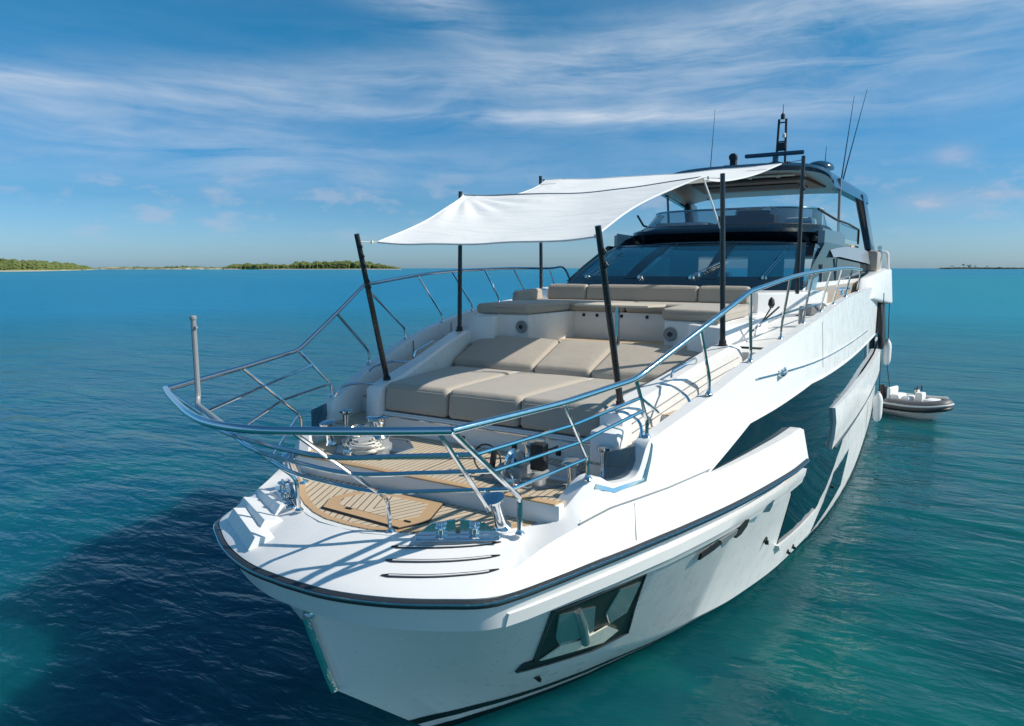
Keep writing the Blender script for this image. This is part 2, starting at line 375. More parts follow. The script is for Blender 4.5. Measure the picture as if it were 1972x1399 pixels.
def box(x0, x1, y0, y1, z0, z1, bev=.012, seg=2, rot=0, piv=None):
    bm = bmesh.new(); bmesh.ops.create_cube(bm, size=1)
    for v in bm.verts: v.co = Vector(((x0 + x1) / 2 + v.co.x * (x1 - x0), (y0 + y1) / 2 + v.co.y * (y1 - y0), (z0 + z1) / 2 + v.co.z * (z1 - z0)))
    b = min(bev, .45 * min(abs(x1 - x0), abs(y1 - y0), abs(z1 - z0)))
    if b > 0: bmesh.ops.bevel(bm, geom=bm.edges[:], offset=b, segments=seg, profile=.5, affect='EDGES')
    if rot:
        pv = Vector(piv if piv else ((x0 + x1) / 2, (y0 + y1) / 2, 0)); bmesh.ops.rotate(bm, cent=pv, matrix=Matrix.Rotation(rot, 3, 'Z'), verts=bm.verts)
    return frombm(bm)
def frombm(bm):
    bm.verts.index_update(); V = [tuple(v.co) for v in bm.verts]; F = [tuple(v.index for v in f.verts) for f in bm.faces]; bm.free(); return V, F
def hexa(c, bev=.015, seg=2):
    """bevelled solid from 8 corners: bottom 4 (ccw) then top 4"""
    bm = bmesh.new(); vs = [bm.verts.new(p) for p in c]
    for f in ((0, 3, 2, 1), (4, 5, 6, 7), (0, 1, 5, 4), (1, 2, 6, 5), (2, 3, 7, 6), (3, 0, 4, 7)): bm.faces.new([vs[i] for i in f])
    bmesh.ops.recalc_face_normals(bm, faces=bm.faces)
    if bev: bmesh.ops.bevel(bm, geom=bm.edges[:], offset=bev, segments=seg, profile=.5, affect='EDGES')
    return frombm(bm)
def prism(poly, z0, z1, bev=0):
    bm = bmesh.new(); a = [bm.verts.new((x, y, z0)) for x, y in poly]; b = [bm.verts.new((x, y, z1)) for x, y in poly]; n = len(poly)
    bm.faces.new(a[::-1]); bm.faces.new(b)
    for i in range(n): bm.faces.new((a[i], a[(i + 1) % n], b[(i + 1) % n], b[i]))
    if bev: bmesh.ops.bevel(bm, geom=[e for e in bm.edges if abs(e.verts[0].co.z - e.verts[1].co.z) < 1e-6], offset=bev, segments=2, affect='EDGES')
    return frombm(bm)
def mirx(vf):
    return ([(-x, y, z) for x, y, z in vf[0]], [tuple(f[::-1]) for f in vf[1]]) + tuple(vf[2:])
def cushion(c, r=.05, crown=.03, n=14, puff=0, seed=0):
    """soft rounded block in a hexahedron of 8 corners: bottom 4 ccw, top 4"""
    c = [Vector(p) for p in c]
    sx = ((c[1] - c[0]).length + (c[5] - c[4]).length) / 4; sy = ((c[3] - c[0]).length + (c[7] - c[4]).length) / 4; sz = ((c[4] - c[0]).length + (c[6] - c[2]).length) / 4
    S3 = Vector((sx, sy, sz)); r = min(r, sx * .9, sy * .9, sz * .95)
    V, F, idx = [], [], {}
    def vert(u, v, w):
        k = (round(u, 5), round(v, 5), round(w, 5))
        if k in idx: return idx[k]
        q = Vector((u * sx, v * sy, w * sz)); inner = Vector([max(-S3[i] + r, min(S3[i] - r, q[i])) for i in range(3)])
        d = q - inner; p = inner + (d.normalized() * r if d.length > 1e-9 else d)
        if w > .5: p.z += crown * (1 - u ** 4) * (1 - v ** 4) + puff * mnoise.noise(Vector((p.x * 3 + seed, p.y * 3, seed)))
        a, b, t = [(p[i] / S3[i] + 1) / 2 for i in range(3)]
        bot = c[0] * (1 - a) * (1 - b) + c[1] * a * (1 - b) + c[2] * a * b + c[3] * (1 - a) * b
        top = c[4] * (1 - a) * (1 - b) + c[5] * a * (1 - b) + c[6] * a * b + c[7] * (1 - a) * b
        idx[k] = len(V); V.append(tuple(bot.lerp(top, t))); return idx[k]
    # non-uniform parameter: dense near the edges
    def tt(i, s): 
        e = min(.9, 1.2 * r / s); m = 4
        L = [-1 + e * j / m for j in range(m)] + [-1 + e + (2 - 2 * e) * j / n for j in range(n + 1)] + [1 - e + e * (j + 1) / m for j in range(m)]
        return L
    U, Vv, W = tt(0, sx), tt(0, sy), tt(0, sz)
    def face(A, B, fn):
        for i in range(len(A) - 1):
            for j in range(len(B) - 1):
                F.append((fn(A[i], B[j]), fn(A[i + 1], B[j]), fn(A[i + 1], B[j + 1]), fn(A[i], B[j + 1])))
    for s in (-1, 1):
        face(U, Vv, lambda a, b: vert(a, b, s)); face(U, W, lambda a, b: vert(a, s, b)); face(Vv, W, lambda a, b: vert(s, a, b))
    return V, F
def side_patch(poly, off, thick=.02, step=.25, bev=0):
    """a plate lying on the port hull side; poly is (distance aft, height)"""
    fo = off if callable(off) else (lambda y: off)
    bm = bmesh.new(); vs = [bm.verts.new((0, y, z)) for y, z in poly]; bm.faces.new(vs)
    ys = [p[0] for p in poly]; zs = [p[1] for p in poly]
    y = math.floor(min(ys) / step) * step
    while y < max(ys):
        bmesh.ops.bisect_plane(bm, geom=bm.verts[:] + bm.edges[:] + bm.faces[:], plane_co=(0, y, 0), plane_no=(0, 1, 0), dist=1e-5); y += step
    for z in (2.2, 2.17, 2.5, 2.86, 1.0, 1.6, .6, 3.2):
        bmesh.ops.bisect_plane(bm, geom=bm.verts[:] + bm.edges[:] + bm.faces[:], plane_co=(0, 0, z), plane_no=(0, 0, 1), dist=1e-5)
    for v in bm.verts: v.co.x = side_x(v.co.y, v.co.z) + fo(v.co.y)
    r = bmesh.ops.extrude_face_region(bm, geom=bm.faces[:])
    for v in r['geom']:
        if isinstance(v, bmesh.types.BMVert): v.co.x -= thick
    bmesh.ops.recalc_face_normals(bm, faces=bm.faces)
    return frombm(bm)

# ============ sea ============
sea = mk('sea_water', ([(-30000, -3000, 0), (30000, -3000, 0), (30000, 40000, 0), (-30000, 40000, 0)], [(0, 1, 2, 3)]), 'water', smooth=None)
tag(sea, kind='structure')

# ============ yacht: hull ============
yacht = empty('motor_yacht', (0, 14, 0), 'large white motor yacht seen from its bow, with a teak foredeck, dark windscreen and flybridge', 'yacht')
def both(curve): return [(-x, y, z) for x, y, z in curve[::-1]] + list(curve[1:])
H = [both(c) for c in HC]   # TOP KNUC RUB BAND LOW CHINE WATER KEEL
hv = join(grid([H[0], H[1]]), grid([H[1], [(x, y, z + .03) for x, y, z in H[2]]]), grid([[(x, y, z + .03) for x, y, z in H[2]], H[3]]), grid([H[3], H[4]]), grid([H[4], H[5]]), grid([H[5], H[6]]), grid([H[6], H[7]]))
n = len(H[0]); ends = [H[k][0] for k in range(8)] + [H[k][-1] for k in range(7, -1, -1)]
tr_ = (ends, [tuple(range(16))])
hull = mk('hull', join(hv, tr_), 'gel', yacht, smooth=24)
# inner bulwark wall + cap from the nose aft
cap_in = []
for k, (x, y, z) in enumerate(HC[0]):
    if y >= 5.1: cap_in.append((x, y, z))
def bulwark(s):
    a = [(s * x, y, z) for x, y, z in cap_in]; b = [(s * (x - .13), y + .02, z + .004) for x, y, z in cap_in]
    c = [(s * (x - .15), y + .02, z - .05) for x, y, z in cap_in]; d = [(s * (x - .17), y, 2.70) for x, y, z in cap_in]
    return grid([a, b, c, d])
mk('bulwark', join(bulwark(1), bulwark(-1)), 'gel', yacht, smooth=50)
# grey tube painted in as the shadow line atop the forward side panel
for s_ in (1, -1):
    mk('panel_shadow_line', tube([(s_ * (side_x(y, z) + .002), y, z + .012) for y, z in [(5.16, 2.80), (5.5, 2.866), (6.3, 2.872), (6.95, 2.885), (7.6, 2.905), (8.2, 2.925), (8.8, 2.95), (9.3, 2.962)]], .009, 6), 'greypaint', yacht)
# moulding joints in the topside
for y_, z0_, z1_, dy in ((5.78, 2.86, 2.56, -.12), (5.25, 2.16, 2.10, 0), (11.2, 4.2, 3.5, .1)):
    for s_ in (1, -1):
        mk('hull_joint', tube([(s_ * (side_x(y_ + dy * t / 5, z0_ + (z1_ - z0_) * t / 5) + .002 + (.026 if z0_ < 3 and z0_ > 2.5 else 0)), y_ + dy * t / 5, z0_ + (z1_ - z0_) * t / 5) for t in range(6)], .004, 5), 'greypaint', yacht)
# boot stripe just above the water
def hullband(t0, t1, off, s=1, y0=-1, y1=99):
    rows = [[], []]
    for a, b in zip(HC[5], HC[6]):
        if y0 <= a[1] and b[1] <= y1:
            for q, t in ((0, t0), (1, t1)):
                p = lerp(a, b, t); rows[q].append((s * (p[0] + off), p[1] - off * .6, p[2]))
    return grid(rows)
mk('boot_stripe', join(hullband(.70, .80, .006), hullband(.70, .80, .006, -1)), 'bootblack', yacht, smooth=None)
mk('bottom_paint', join(hullband(.90, 1.0, .006), hullband(.90, 1.0, .006, -1)), 'bootblack', yacht, smooth=None)
# rub rail: dark rubber with a steel strip
po = lambda y: max(0, min(.13, (y - 5) * .033))
rp = [(x + po(y), y, z - .01) for x, y, z in HC[2] if y < 9.6]
path = [(-x, y, z) for x, y, z in rp[::-1]] + rp[1:]
path = [Vector((x, y - (.02 if y < 4.2 else 0), z)) for x, y, z in path]
rr = mk('rub_rail', tube(path, .036, 8), 'rubber', yacht)
mk('steel_strip', tube([p + Vector((p.x * .012, -.028, .012)) for p in path], .008, 6), 'steel', rr)
# stem guard
mk('stem_guard', join(tube([(0, 3.745, 2.12), (0, 3.80, 1.95), (0, 3.97, 1.45), (0, 4.03, 1.30)], .042, 8),
   hexa([(-.05, 3.76, 2.10), (.05, 3.76, 2.10), (.06, 3.90, 2.1), (-.06, 3.90, 2.1), (-.04, 3.74, 2.16), (.04, 3.74, 2.16), (.05, 3.9, 2.16), (-.05, 3.9, 2.16)], .01)), 'steel', yacht)

# side styling, port (and the same to starboard)
def both_sides(name, vf, m, parent=yacht, smooth=30, mats=None):
    a = mk(name, vf, m, parent, smooth, mats=mats); b = mk(name, mirx(vf), m, parent, smooth, mats=mats); return a, b
GL = [(6.90, 2.84), (8.02, 3.235), (10.4, 3.38), (15, 3.24), (20.8, 3.08), (27.6, 2.86), (27.6, 1.9), (18, 1.9), (14.6, 1.72), (13.2, 1.15), (12.2, .86), (10.08, 1.04), (9.86, 1.9), (9.3, 2.3)]
both_sides('hull_window', side_patch(GL, .012, .02), 'hullglass')
both_sides('window_ledge', side_patch([(10.02, 1.04), (11.2, .96), (12.3, .92), (12.5, .80), (11.3, .84), (10.2, .90)], .05, .05), 'gel')
both_sides('aft_hull_window', side_patch([(16.2, 1.10), (13.9, 1.16), (12.5, .44), (15.4, .50)], .012, .02), 'hullglass')
FP = [(5.2, 2.835), (6.95, 2.875), (8.2, 2.915), (9.35, 2.95), (9.5, 2.90), (9.56, 2.50), (5.2, 2.50)]
both_sides('forward_side_panel', side_patch(FP, lambda y: .004 + po(y), .16), 'gel')
both_sides('lower_strip', side_patch([(4.30, 2.33), (6.4, 2.325), (9.8, 2.30), (9.8, 2.10), (6.4, 2.10), (4.33, 2.12)], lambda y: .016 + .6 * po(y), .1), 'gel')
AP = [(12.1, 2.74), (12.2, 2.02), (18, 1.80), (25, 1.5), (27.7, 1.45), (27.7, 2.55), (22.8, 2.50), (17, 2.62)]
both_sides('aft_side_panel', side_patch(AP, lambda y: .06 + .075 * min(1, (y - 12) / 6), .10), 'gel')
both_sides('aft_rub_strip', join(tube([(side_x(y, 2.03 - (y - 12.5) * .035) + .10 + .04 * min(1, (y - 12) / 8), y, 2.03 - (y - 12.5) * .035) for y in [12.25 + i * .75 for i in range(21)]], .016, 8)), 'rubber')
both_sides('upper_band_edge', join(tube([(side_x(y, z) + .012, y, z) for y, z in [lerp(a, b, t / 6) for a, b in zip(GL[0:5], GL[1:6]) for t in range(7)]], .012, 6)), 'gel')
# stainless rubbing strake with a fairlead on the upper band
st = [(y, 3.72 - .26 * (y - 8.27) / 11) for y in [8.27 + i * .6 for i in range(19)]]
a_, b_ = both_sides('steel_strake', tube([(side_x(y, z) + .02, y, z) for y, z in st], .010, 8), 'steel')
mk('strake_fitting', join(box(2.78, 2.86, 8.95, 9.25, 3.66, 3.71, .008), lathe([(.02, -.03), (.03, 0), (.02, .05)], (2.82, 9.0, 3.70)), lathe([(.02, -.03), (.03, 0), (.02, .05)], (2.82, 9.2, 3.70))), 'steel', a_)
# anchor pocket in the bow side: dark lining, frame and the anchor in it
WP = [(4.90, 2.10), (6.03, 2.09), (6.64, 1.07), (6.28, .97), (5.42, 1.045), (5.37, 1.19), (5.47, 1.19)]
for s_ in (1, -1):
    V = side_patch(WP, .018, .03); V = V if s_ == 1 else mirx(V)
    pk = mk('anchor_pocket', V, 'pocket', yacht)
    fr = [Vector((side_x(y, z) + .022, y, z)) for y, z in [lerp(a, b, t / 8) for a, b in zip(WP, WP[1:] + WP[:1]) for t in range(8)]]
    fr.append(fr[0]); F_ = tube(fr, .013, 6); mk('pocket_frame', F_ if s_ == 1 else mirx(F_), 'rubber', pk)
    def on(y, z, o=.03): return Vector((side_x(y, z) + o, y, z))
    sh = tube([on(5.28, 1.95, .03), on(5.62, 1.62, .035), on(5.95, 1.25, .04)], [.035, .045, .05], 10)
    bl = side_patch([(5.05, 2.0), (5.55, 1.88), (5.98, 1.35), (5.62, 1.33), (5.35, 1.60)], .030, .012)
    b2 = side_patch([(5.75, 2.0), (6.05, 1.98), (6.28, 1.50), (6.12, 1.42), (5.88, 1.66)], .030, .012)
    b3 = side_patch([(5.52, 1.18), (6.30, 1.08), (6.38, 1.22), (6.10, 1.40), (5.85, 1.32), (5.60, 1.36)], .045, .02)
    an = join(sh, bl, b2); an = an if s_ == 1 else mirx(an)
    ao = mk('anchor', an, 'anchorgrey', pk); b3 = b3 if s_ == 1 else mirx(b3); mk('anchor_shoe', b3, 'shoe', ao)
# mooring fairlead slots and small fittings on the topside
for s_ in (1, -1):
    f1 = side_patch([(6.98, 1.99), (7.28, 2.04), (7.38, 2.00), (7.22, 1.94), (7.02, 1.90)], lambda y: .03 + .6 * po(y), .03)
    f2 = side_patch([(7.68, 2.10), (7.78, 2.16), (7.88, 2.14), (7.92, 2.04), (7.86, 1.95), (7.76, 1.93), (7.69, 1.99)], lambda y: .03 + .6 * po(y), .03)
    f3 = side_patch([(8.30, 2.1), (8.40, 2.20), (8.50, 2.21), (8.56, 2.12), (8.54, 2.04)], lambda y: .03 + .6 * po(y), .03)
    link = side_patch([(7.30, 2.05), (7.66, 2.08), (7.70, 2.0), (7.42, 1.95)], lambda y: .028 + .6 * po(y), .03)
    for q, v in enumerate((f1, f2, f3)):
        o = mk('hawse_slot', v if s_ == 1 else mirx(v), 'blackmat' if q < 2 else 'flyglass', yacht)
    v = link; mk('slot_rim', v if s_ == 1 else mirx(v), 'greypaint', yacht)
    for y, z, r in ((9.35, 1.36, .03), (10.95, .62, .022), (11.25, .60, .022), (5.95, .69, .022), (13.9, .9, .02)):
        x = side_x(y, z); v = join(lathe([(r * 1.6, -.02), (r * 1.6, .012), (r, .018)], (x, y, z), 12, Vector((.9, -.4, 0))), box(x, x + .05, y - .01, y + .01, z - r * 2.2, z - .005, .003))
        mk('drain_outlet', v if s_ == 1 else mirx(v), 'blackmat', yacht)
# starboard & port apron grooves on the bow
def onapron(x, t):
    s = 1 if x >= 0 else -1
    a = None
    for p, q in zip(HC[1], HC[1][1:]):
        if p[0] <= abs(x) <= q[0]: k = (abs(x) - p[0]) / (q[0] - p[0]); a = lerp(p, q, k)
    b = None
    for p, q in zip(HC[0], HC[0][1:]):
        if p[0] <= abs(x) <= q[0]: k = (abs(x) - p[0]) / (q[0] - p[0]); b = lerp(p, q, k)
    r = lerp(a, b, t); return Vector((s * abs(x), r[1], r[2] + .004))
def groove(s, x0, x1, t0, t1, w=.015):
    top, bot = [], []
    for i in range(15):
        k = i / 14; x = x0 + (x1 - x0) * k; t = t0 + (t1 - t0) * k; p = onapron(x, t)
        e = math.sin(min(1, min(k, 1 - k) * 12) * math.pi / 2)
        top.append((s * p.x, p.y + w * e, p.z + .004 + w * e * .25)); bot.append((s * p.x, p.y - w * e, p.z + .004 - w * e * .25))
    return top, bot
for s_ in (1,):
    for (x0, x1, t0, t1) in ((.60, 1.34, .72, .74), (.66, 1.42, .44, .47), (.74, 1.50, .16, .20)):
        tp, bt = groove(s_, x0, x1, t0, t1)
        ring = [Vector(p) for p in tp] + [Vector(p) for p in bt[::-1]]; ring.append(ring[0])
        gv = mk('vent_groove', join(tube(ring, .0055, 6)), 'blackmat', yacht)
        mk('groove_lip', join(tube([(Vector(a) + Vector(b)) / 2 + Vector((0, 0, .002)) for a, b in zip(tp[1:-1], bt[1:-1])], .007, 6)), 'gel', gv)

# starboard side: the same vents read as three moulded steps facing outboard
def apron_z(x, y):
    d = min(math.hypot(x + p[0], y - p[1]) for p in HC[2] if p[1] < 6); return 2.585 + .165 * min(1, d / .62)
for a_, b_ in (((-1.62, 4.62), (-.84, 4.24)), ((-1.54, 4.37), (-.76, 3.99)), ((-1.38, 4.13), (-.60, 3.75))):
    secs = []
    for q in (a_, b_):
        x, y = q; z = apron_z(x, y)
        secs.append([(x + .07, y + .15, apron_z(x + .07, y + .15) - .01), (x + .01, y + .02, z + .066), (x, y, z + .068), (x - .03, y - .055, apron_z(x - .03, y - .055) - .02), (x + .03, y + .05, z - .06)])
    V, F = grid(secs, True); F += [tuple(range(5)), tuple(range(5, 10))]
    vl = mk('vent_step', (V, F), 'gel', yacht, smooth=20)
# ============ yacht: decks ============
DX = lambda y: atcurve(HC[0], y)[0]
bow = [(0, 4.22), (.25, 4.235), (.47, 4.30), (.70, 4.41), (.92, 4.55), (1.12, 4.70), (1.30, 4.87), (1.42, 5.04), (1.44, 5.12)]
poly = [(x, y) for x, y in bow] + [(-x, y) for x, y in bow[:0:-1]]
mk('bow_rim', prism([(x * 1.03, y - .06) for x, y in bow[:-1]] + [(1.75, 5.6), (-1.75, 5.6)] + [(-x * 1.03, y - .06) for x, y in bow[-2:0:-1]], 2.60, 2.757), 'deckwhite', yacht)
mk('bow_deck', prism(poly, 2.70, 2.766), 'teak', yacht, smooth=None)
mg = [Vector((x, y + .012, 2.768)) for x, y in bow]; mg = [Vector((-p.x, p.y, p.z)) for p in mg[:0:-1]] + mg
mk('margin_board', grid([[tuple(p + Vector((0, -.01, 0))) for p in mg], [tuple(p + Vector((-.04 * p.x, .05, 0))) for p in mg]]), 'teaksolid', yacht, smooth=None)
# chain locker hatch with mitred teak frame
hz = 2.772
outer = [(-.45, 4.40), (.50, 4.36), (.62, 4.62), (.46, 5.06), (-.46, 5.06), (-.58, 4.62)]
inner = [(x * .78, 4.74 + (y - 4.74) * .66) for x, y in outer]
ht = mk('locker_hatch', prism(outer, hz - .02, hz + .016, .004), 'teaksolid', yacht, smooth=None)
mk('hatch_panel', prism(inner, hz, hz + .019), 'teak', ht, smooth=None)
mk('hatch_gap', join(tube([(x, y, hz + .005) for x, y in outer + outer[:1]], .009, 6)), 'blackmat', ht)
for x, y in ((-.2, 4.48), (.48, 4.50)): mk('hatch_latch', box(x - .035, x + .035, y - .012, y + .012, hz + .01, hz + .026, .004), 'blackmat', ht)
# step up to the windlass deck
mk('deck_step', join(box(-1.62, 1.66, 5.12, 5.22, 2.72, 2.95, .012)), 'deckwhite', yacht)
mk('windlass_deck', prism([(-1.60, 5.14), (1.62, 5.14), (1.70, 5.4), (1.80, 5.75), (1.95, 6.2), (1.98, 6.5), (-1.98, 6.5), (-1.95, 6.2), (-1.80, 5.75), (-1.70, 5.4)], 2.90, 2.958), 'teakf', yacht, smooth=None)
mk('step_nosing', box(-1.60, 1.62, 5.112, 5.20, 2.948, 2.964, .004), 'teaksolid', yacht)
# steel lined windlass wells
for s_ in (1, -1):
    wl = mk('windlass_well', prism([(s_ * x, y) for x, y in ((.62, 5.42), (1.25, 5.36), (1.48, 5.65), (1.42, 6.12), (.90, 6.22), (.60, 5.95))], 2.955, 2.968, .003), 'steel', yacht, smooth=None)
    mk('well_rim', tube([(s_ * x, y, 2.966) for x, y in ((.62, 5.42), (1.25, 5.36), (1.48, 5.65), (1.42, 6.12), (.90, 6.22), (.60, 5.95), (.62, 5.42))], .014, 6), 'greypaint', wl)
# pad plinth
mk('sunpad_plinth', prism([(-1.50, 6.42), (1.50, 6.42), (1.62, 7.2), (1.98, 9.3), (-1.98, 9.3), (-1.62, 7.2)], 2.9, 3.22, .02), 'deckwhite', yacht)
mk('plinth_trim', tube([(-1.48, 6.41, 3.17), (1.48, 6.41, 3.17)], .010, 6), 'steel', yacht)
for x in (-1.05, -.25, .45, 1.0): mk('scupper', box(x - .03, x + .03, 6.405, 6.425, 3.0, 3.06, .006), 'blackmat', yacht)
# side decks with teak steps
ST = [(6.02, 3.10), (6.75, 3.30), (7.2, 3.40), (8.55, 3.56), (8.95, 3.74), (9.3, 3.90)]
for s_ in (1, -1):
    for i, (y0, z) in enumerate(ST):
        y1 = ST[i + 1][0] if i + 1 < len(ST) else 9.75
        xi = 1.50 + max(0, y0 - 6.3) * .19
        q = [(s_ * xi, y0), (s_ * (DX(y0) - .14), y0), (s_ * (DX(y1) - .14), y1), (s_ * (xi + (y1 - y0) * .19), y1)]
        o = mk('side_deck_step', prism(q, z - .5, z - .012), 'deckwhite', yacht, smooth=None)
        q2 = [(a - s_ * (.03 if k in (1, 2) else -.03), b + (.012 if k < 2 else 0)) for k, (a, b) in enumerate(q)]
        mk('teak_tread', prism(q2, z - .014, z), 'teakf' if i != 5 else 'deckwhite', o, smooth=None)
# moulded coamings either side of the sunpads
for s_ in (1, -1):
    secs = []
    for y, xi, xo, zt, zb in ((6.36, 1.50, 1.60, 3.36, 2.95), (6.42, 1.47, 1.72, 3.53, 2.95), (6.9, 1.50, 1.80, 3.62, 2.95), (7.6, 1.66, 1.93, 3.74, 3.1), (8.3, 1.82, 2.08, 3.88, 3.2), (9.0, 1.94, 2.24, 4.01, 3.4), (9.22, 1.97, 2.28, 4.0, 3.4)):
        secs.append([(s_ * xi, y, zb), (s_ * xi, y, zt - .03), (s_ * (xi + .03), y, zt), (s_ * (xo - .05), y, zt), (s_ * xo, y, zt - .05), (s_ * (xo + .03), y, zb)])
    V, F = grid(secs); F += [tuple(range(6)), tuple(range(len(V) - 6, len(V)))]
    co = mk('pad_coaming', (V, F), 'gel', yacht, smooth=40)
    for dz in (.10, .20, .30):
        mk('coaming_groove', tube([(s_ * (xo + .012 + dz * .03), y, zt - .05 - dz) for y, xi, xo, zt, zb in ((6.6, 1.50, 1.75, 3.56, 0), (7.6, 1.66, 1.93, 3.74, 0), (8.3, 1.82, 2.08, 3.88, 0), (9.1, 1.94, 2.25, 4.0, 0))], .006, 5), 'greypaint', co)
    gr_ = mk('grab_handle', tube(fillet([(s_ * 1.86, 7.55, 3.76), (s_ * 1.86, 7.58, 3.84), (s_ * 1.97, 8.15, 3.93), (s_ * 1.97, 8.18, 3.86)], .05), .013, 8), 'steel', co)
    # arched steel step rail on the coaming
    mk('arched_grab_rail', tube(smoothpath([(s_ * 1.64, 6.45, 3.55), (s_ * 1.80, 6.35, 3.56), (s_ * 1.98, 6.22, 3.50), (s_ * 2.04, 6.12, 3.30), (s_ * 2.05, 6.1, 3.12)]), .016, 8), 'steel', co)
    mk('arched_grab_rail', tube(smoothpath([(s_ * 1.80, 7.35, 3.72), (s_ * 2.0, 7.2, 3.72), (s_ * 2.2, 7.05, 3.64), (s_ * 2.26, 6.98, 3.50), (s_ * 2.27, 6.95, 3.42)]), .016, 8), 'steel', co)
    if s_ == 1: mk('side_locker', box(*sorted((s_ * 1.52, s_ * 1.82)), 6.05, 6.40, 2.95, 3.42, .03), 'gel', yacht)
# inspection panels seam etc in the starboard bulwark
for y in (8.3, 9.6): mk('bulwark_seam', join(box(DX(y) - .18, DX(y) - .165, y, y + .01, 3.2, atcurve(HC[0], y)[2] - .03, 0), mirx(box(DX(y) - .18, DX(y) - .165, y, y + .01, 3.2, atcurve(HC[0], y)[2] - .03, 0))), 'greypaint', yacht, smooth=None)
# upper deck: cockpit floor, deck around, ledge and house platform
def deckstrip(ys, xin, z, dz=.06):
    out = []
    for s_ in (1, -1):
        a = [(s_ * (xin(y) if callable(xin) else xin), y, z(y)) for y in ys]; b = [(s_ * (DX(y) - .12), y, z(y)) for y in ys]; out.append(grid([a, b]))
    return join(*out)
mk('side_deck', deckstrip([9.7, 10.5, 11.5, 12.5, 14, 17, 20, 24, 27.7], 1.2, lambda y: min(4.20, 3.93 + (y - 9.7) * .10)), 'deckwhite', yacht)
mk('side_deck_teak', deckstrip([12.6, 14, 17, 20, 24, 27.7], lambda y: 2.5, lambda y: min(4.205, 3.935 + (y - 9.7) * .10)), 'teakf', yacht, smooth=None)
mk('lounge_floor', box(-2.0, 2.0, 9.2, 11.0, 3.5, 3.80, 0), 'teakf', yacht, smooth=None)
mk('windscreen_ledge', prism([(-1.95, 11.86), (1.95, 11.86), (2.62, 12.6), (2.80, 13.8), (-2.80, 13.8), (-2.62, 12.6)], 3.9, 4.60, .03), 'gel', yacht)
# mirror framed opening in the port bulwark
for s_ in (1, -1):
    FO = [(5.60, 3.06), (5.60, 3.17), (5.70, 3.27), (6.14, 3.36), (5.98, 3.07)]
    FO = [(5.44, 3.10), (5.60, 3.03), (5.98, 3.04), (6.12, 3.36), (6.14, 3.33), (6.01, 3.01), (5.60, 2.99), (5.42, 3.06)]
    v = side_patch(FO, .008, .05); o = mk('fairlead_opening', v if s_ == 1 else mirx(v), 'steel', yacht)
    v = prism([(1.86, 5.62), (1.87, 5.62), (2.02, 6.0), (2.0, 6.0)], 2.98, 3.34, .002); mk('opening_glass', v if s_ == 1 else mirx(v), 'flyglass', o)

# ============ deck hardware ============
def bollard(x, y, z, lean=(0, 0), h=.30, r=.055, s=1.0):
    o = mk('mooring_bollard', lathe([(r * 1.5, 0), (r * 1.5, .02), (r * 1.0, .05), (r * .85, h * .55), (r * .95, h - .03), (r * 1.75, h), (r * 1.8, h + .022), (r * 1.3, h + .034), (.002, h + .036)], (x, y, z), 24, Vector((lean[0], lean[1], 1)).normalized()), 'steel', yacht)
    return o
bollard(1.24, 4.86, 2.757, (.0, -.45), .34); bollard(-1.24, 4.86, 2.757, (.0, -.45), .34)
bollard(1.56, 5.62, 2.96, (0, -.2), .26, .05); bollard(-1.56, 5.62, 2.96, (0, -.2), .26, .05)
bollard(-1.70, 6.02, 2.96, (0, 0), .30, .045); bollard(1.70, 6.02, 2.96, (0, 0), .30, .045)
def chock(cx, cy, ang, z=2.757):
    """double roller fairlead in a wedge-ended steel bracket"""
    v = []
    for side in (0,):
        L = .36
        def tr(p):
            a = R(ang); return (cx + p[0] * math.cos(a) - p[1] * math.sin(a), cy + p[0] * math.sin(a) + p[1] * math.cos(a), z + p[2])
        base = [(-L, -.05), (L, -.05), (L, .05), (-L, .05)]
        b = hexa([tr((x, y, 0)) for x, y in base] + [tr((x * .97, y * .8, .016)) for x, y in base], .004); v.append(b)
        for yy in (.055,):
            prof = [(-L, .016), (-.22, .12), (-.02, .15), (-.02, .03), (.02, .03), (.02, .15), (.22, .12), (L, .016)]
            A = [tr((x, yy - .01, h)) for x, h in prof]; B = [tr((x, yy + .01, h)) for x, h in prof]; n = len(prof)
            v.append((A + B, [(0, 1, 2, 3), (4, 5, 6, 7), (8, 11, 10, 9), (12, 15, 14, 13), (0, 8, 9, 1), (1, 9, 10, 2), (2, 10, 11, 3), (4, 12, 13, 5), (5, 13, 14, 6), (6, 14, 15, 7), (0, 3, 4, 7), (8, 15, 12, 11)]))
    o = mk('roller_fairlead', join(*v), 'steel', yacht)
    for x in (-.14, .14):
        mk('roller', lathe([(.045, 0), (.05, .012), (.028, .03), (.026, .07), (.05, .088), (.045, .1), (.012, .104), (.012, .125)], tr((x, 0, .016)), 18), 'steel', o)
chock(1.04, 4.47, 33); chock(-1.04, 4.47, -33)
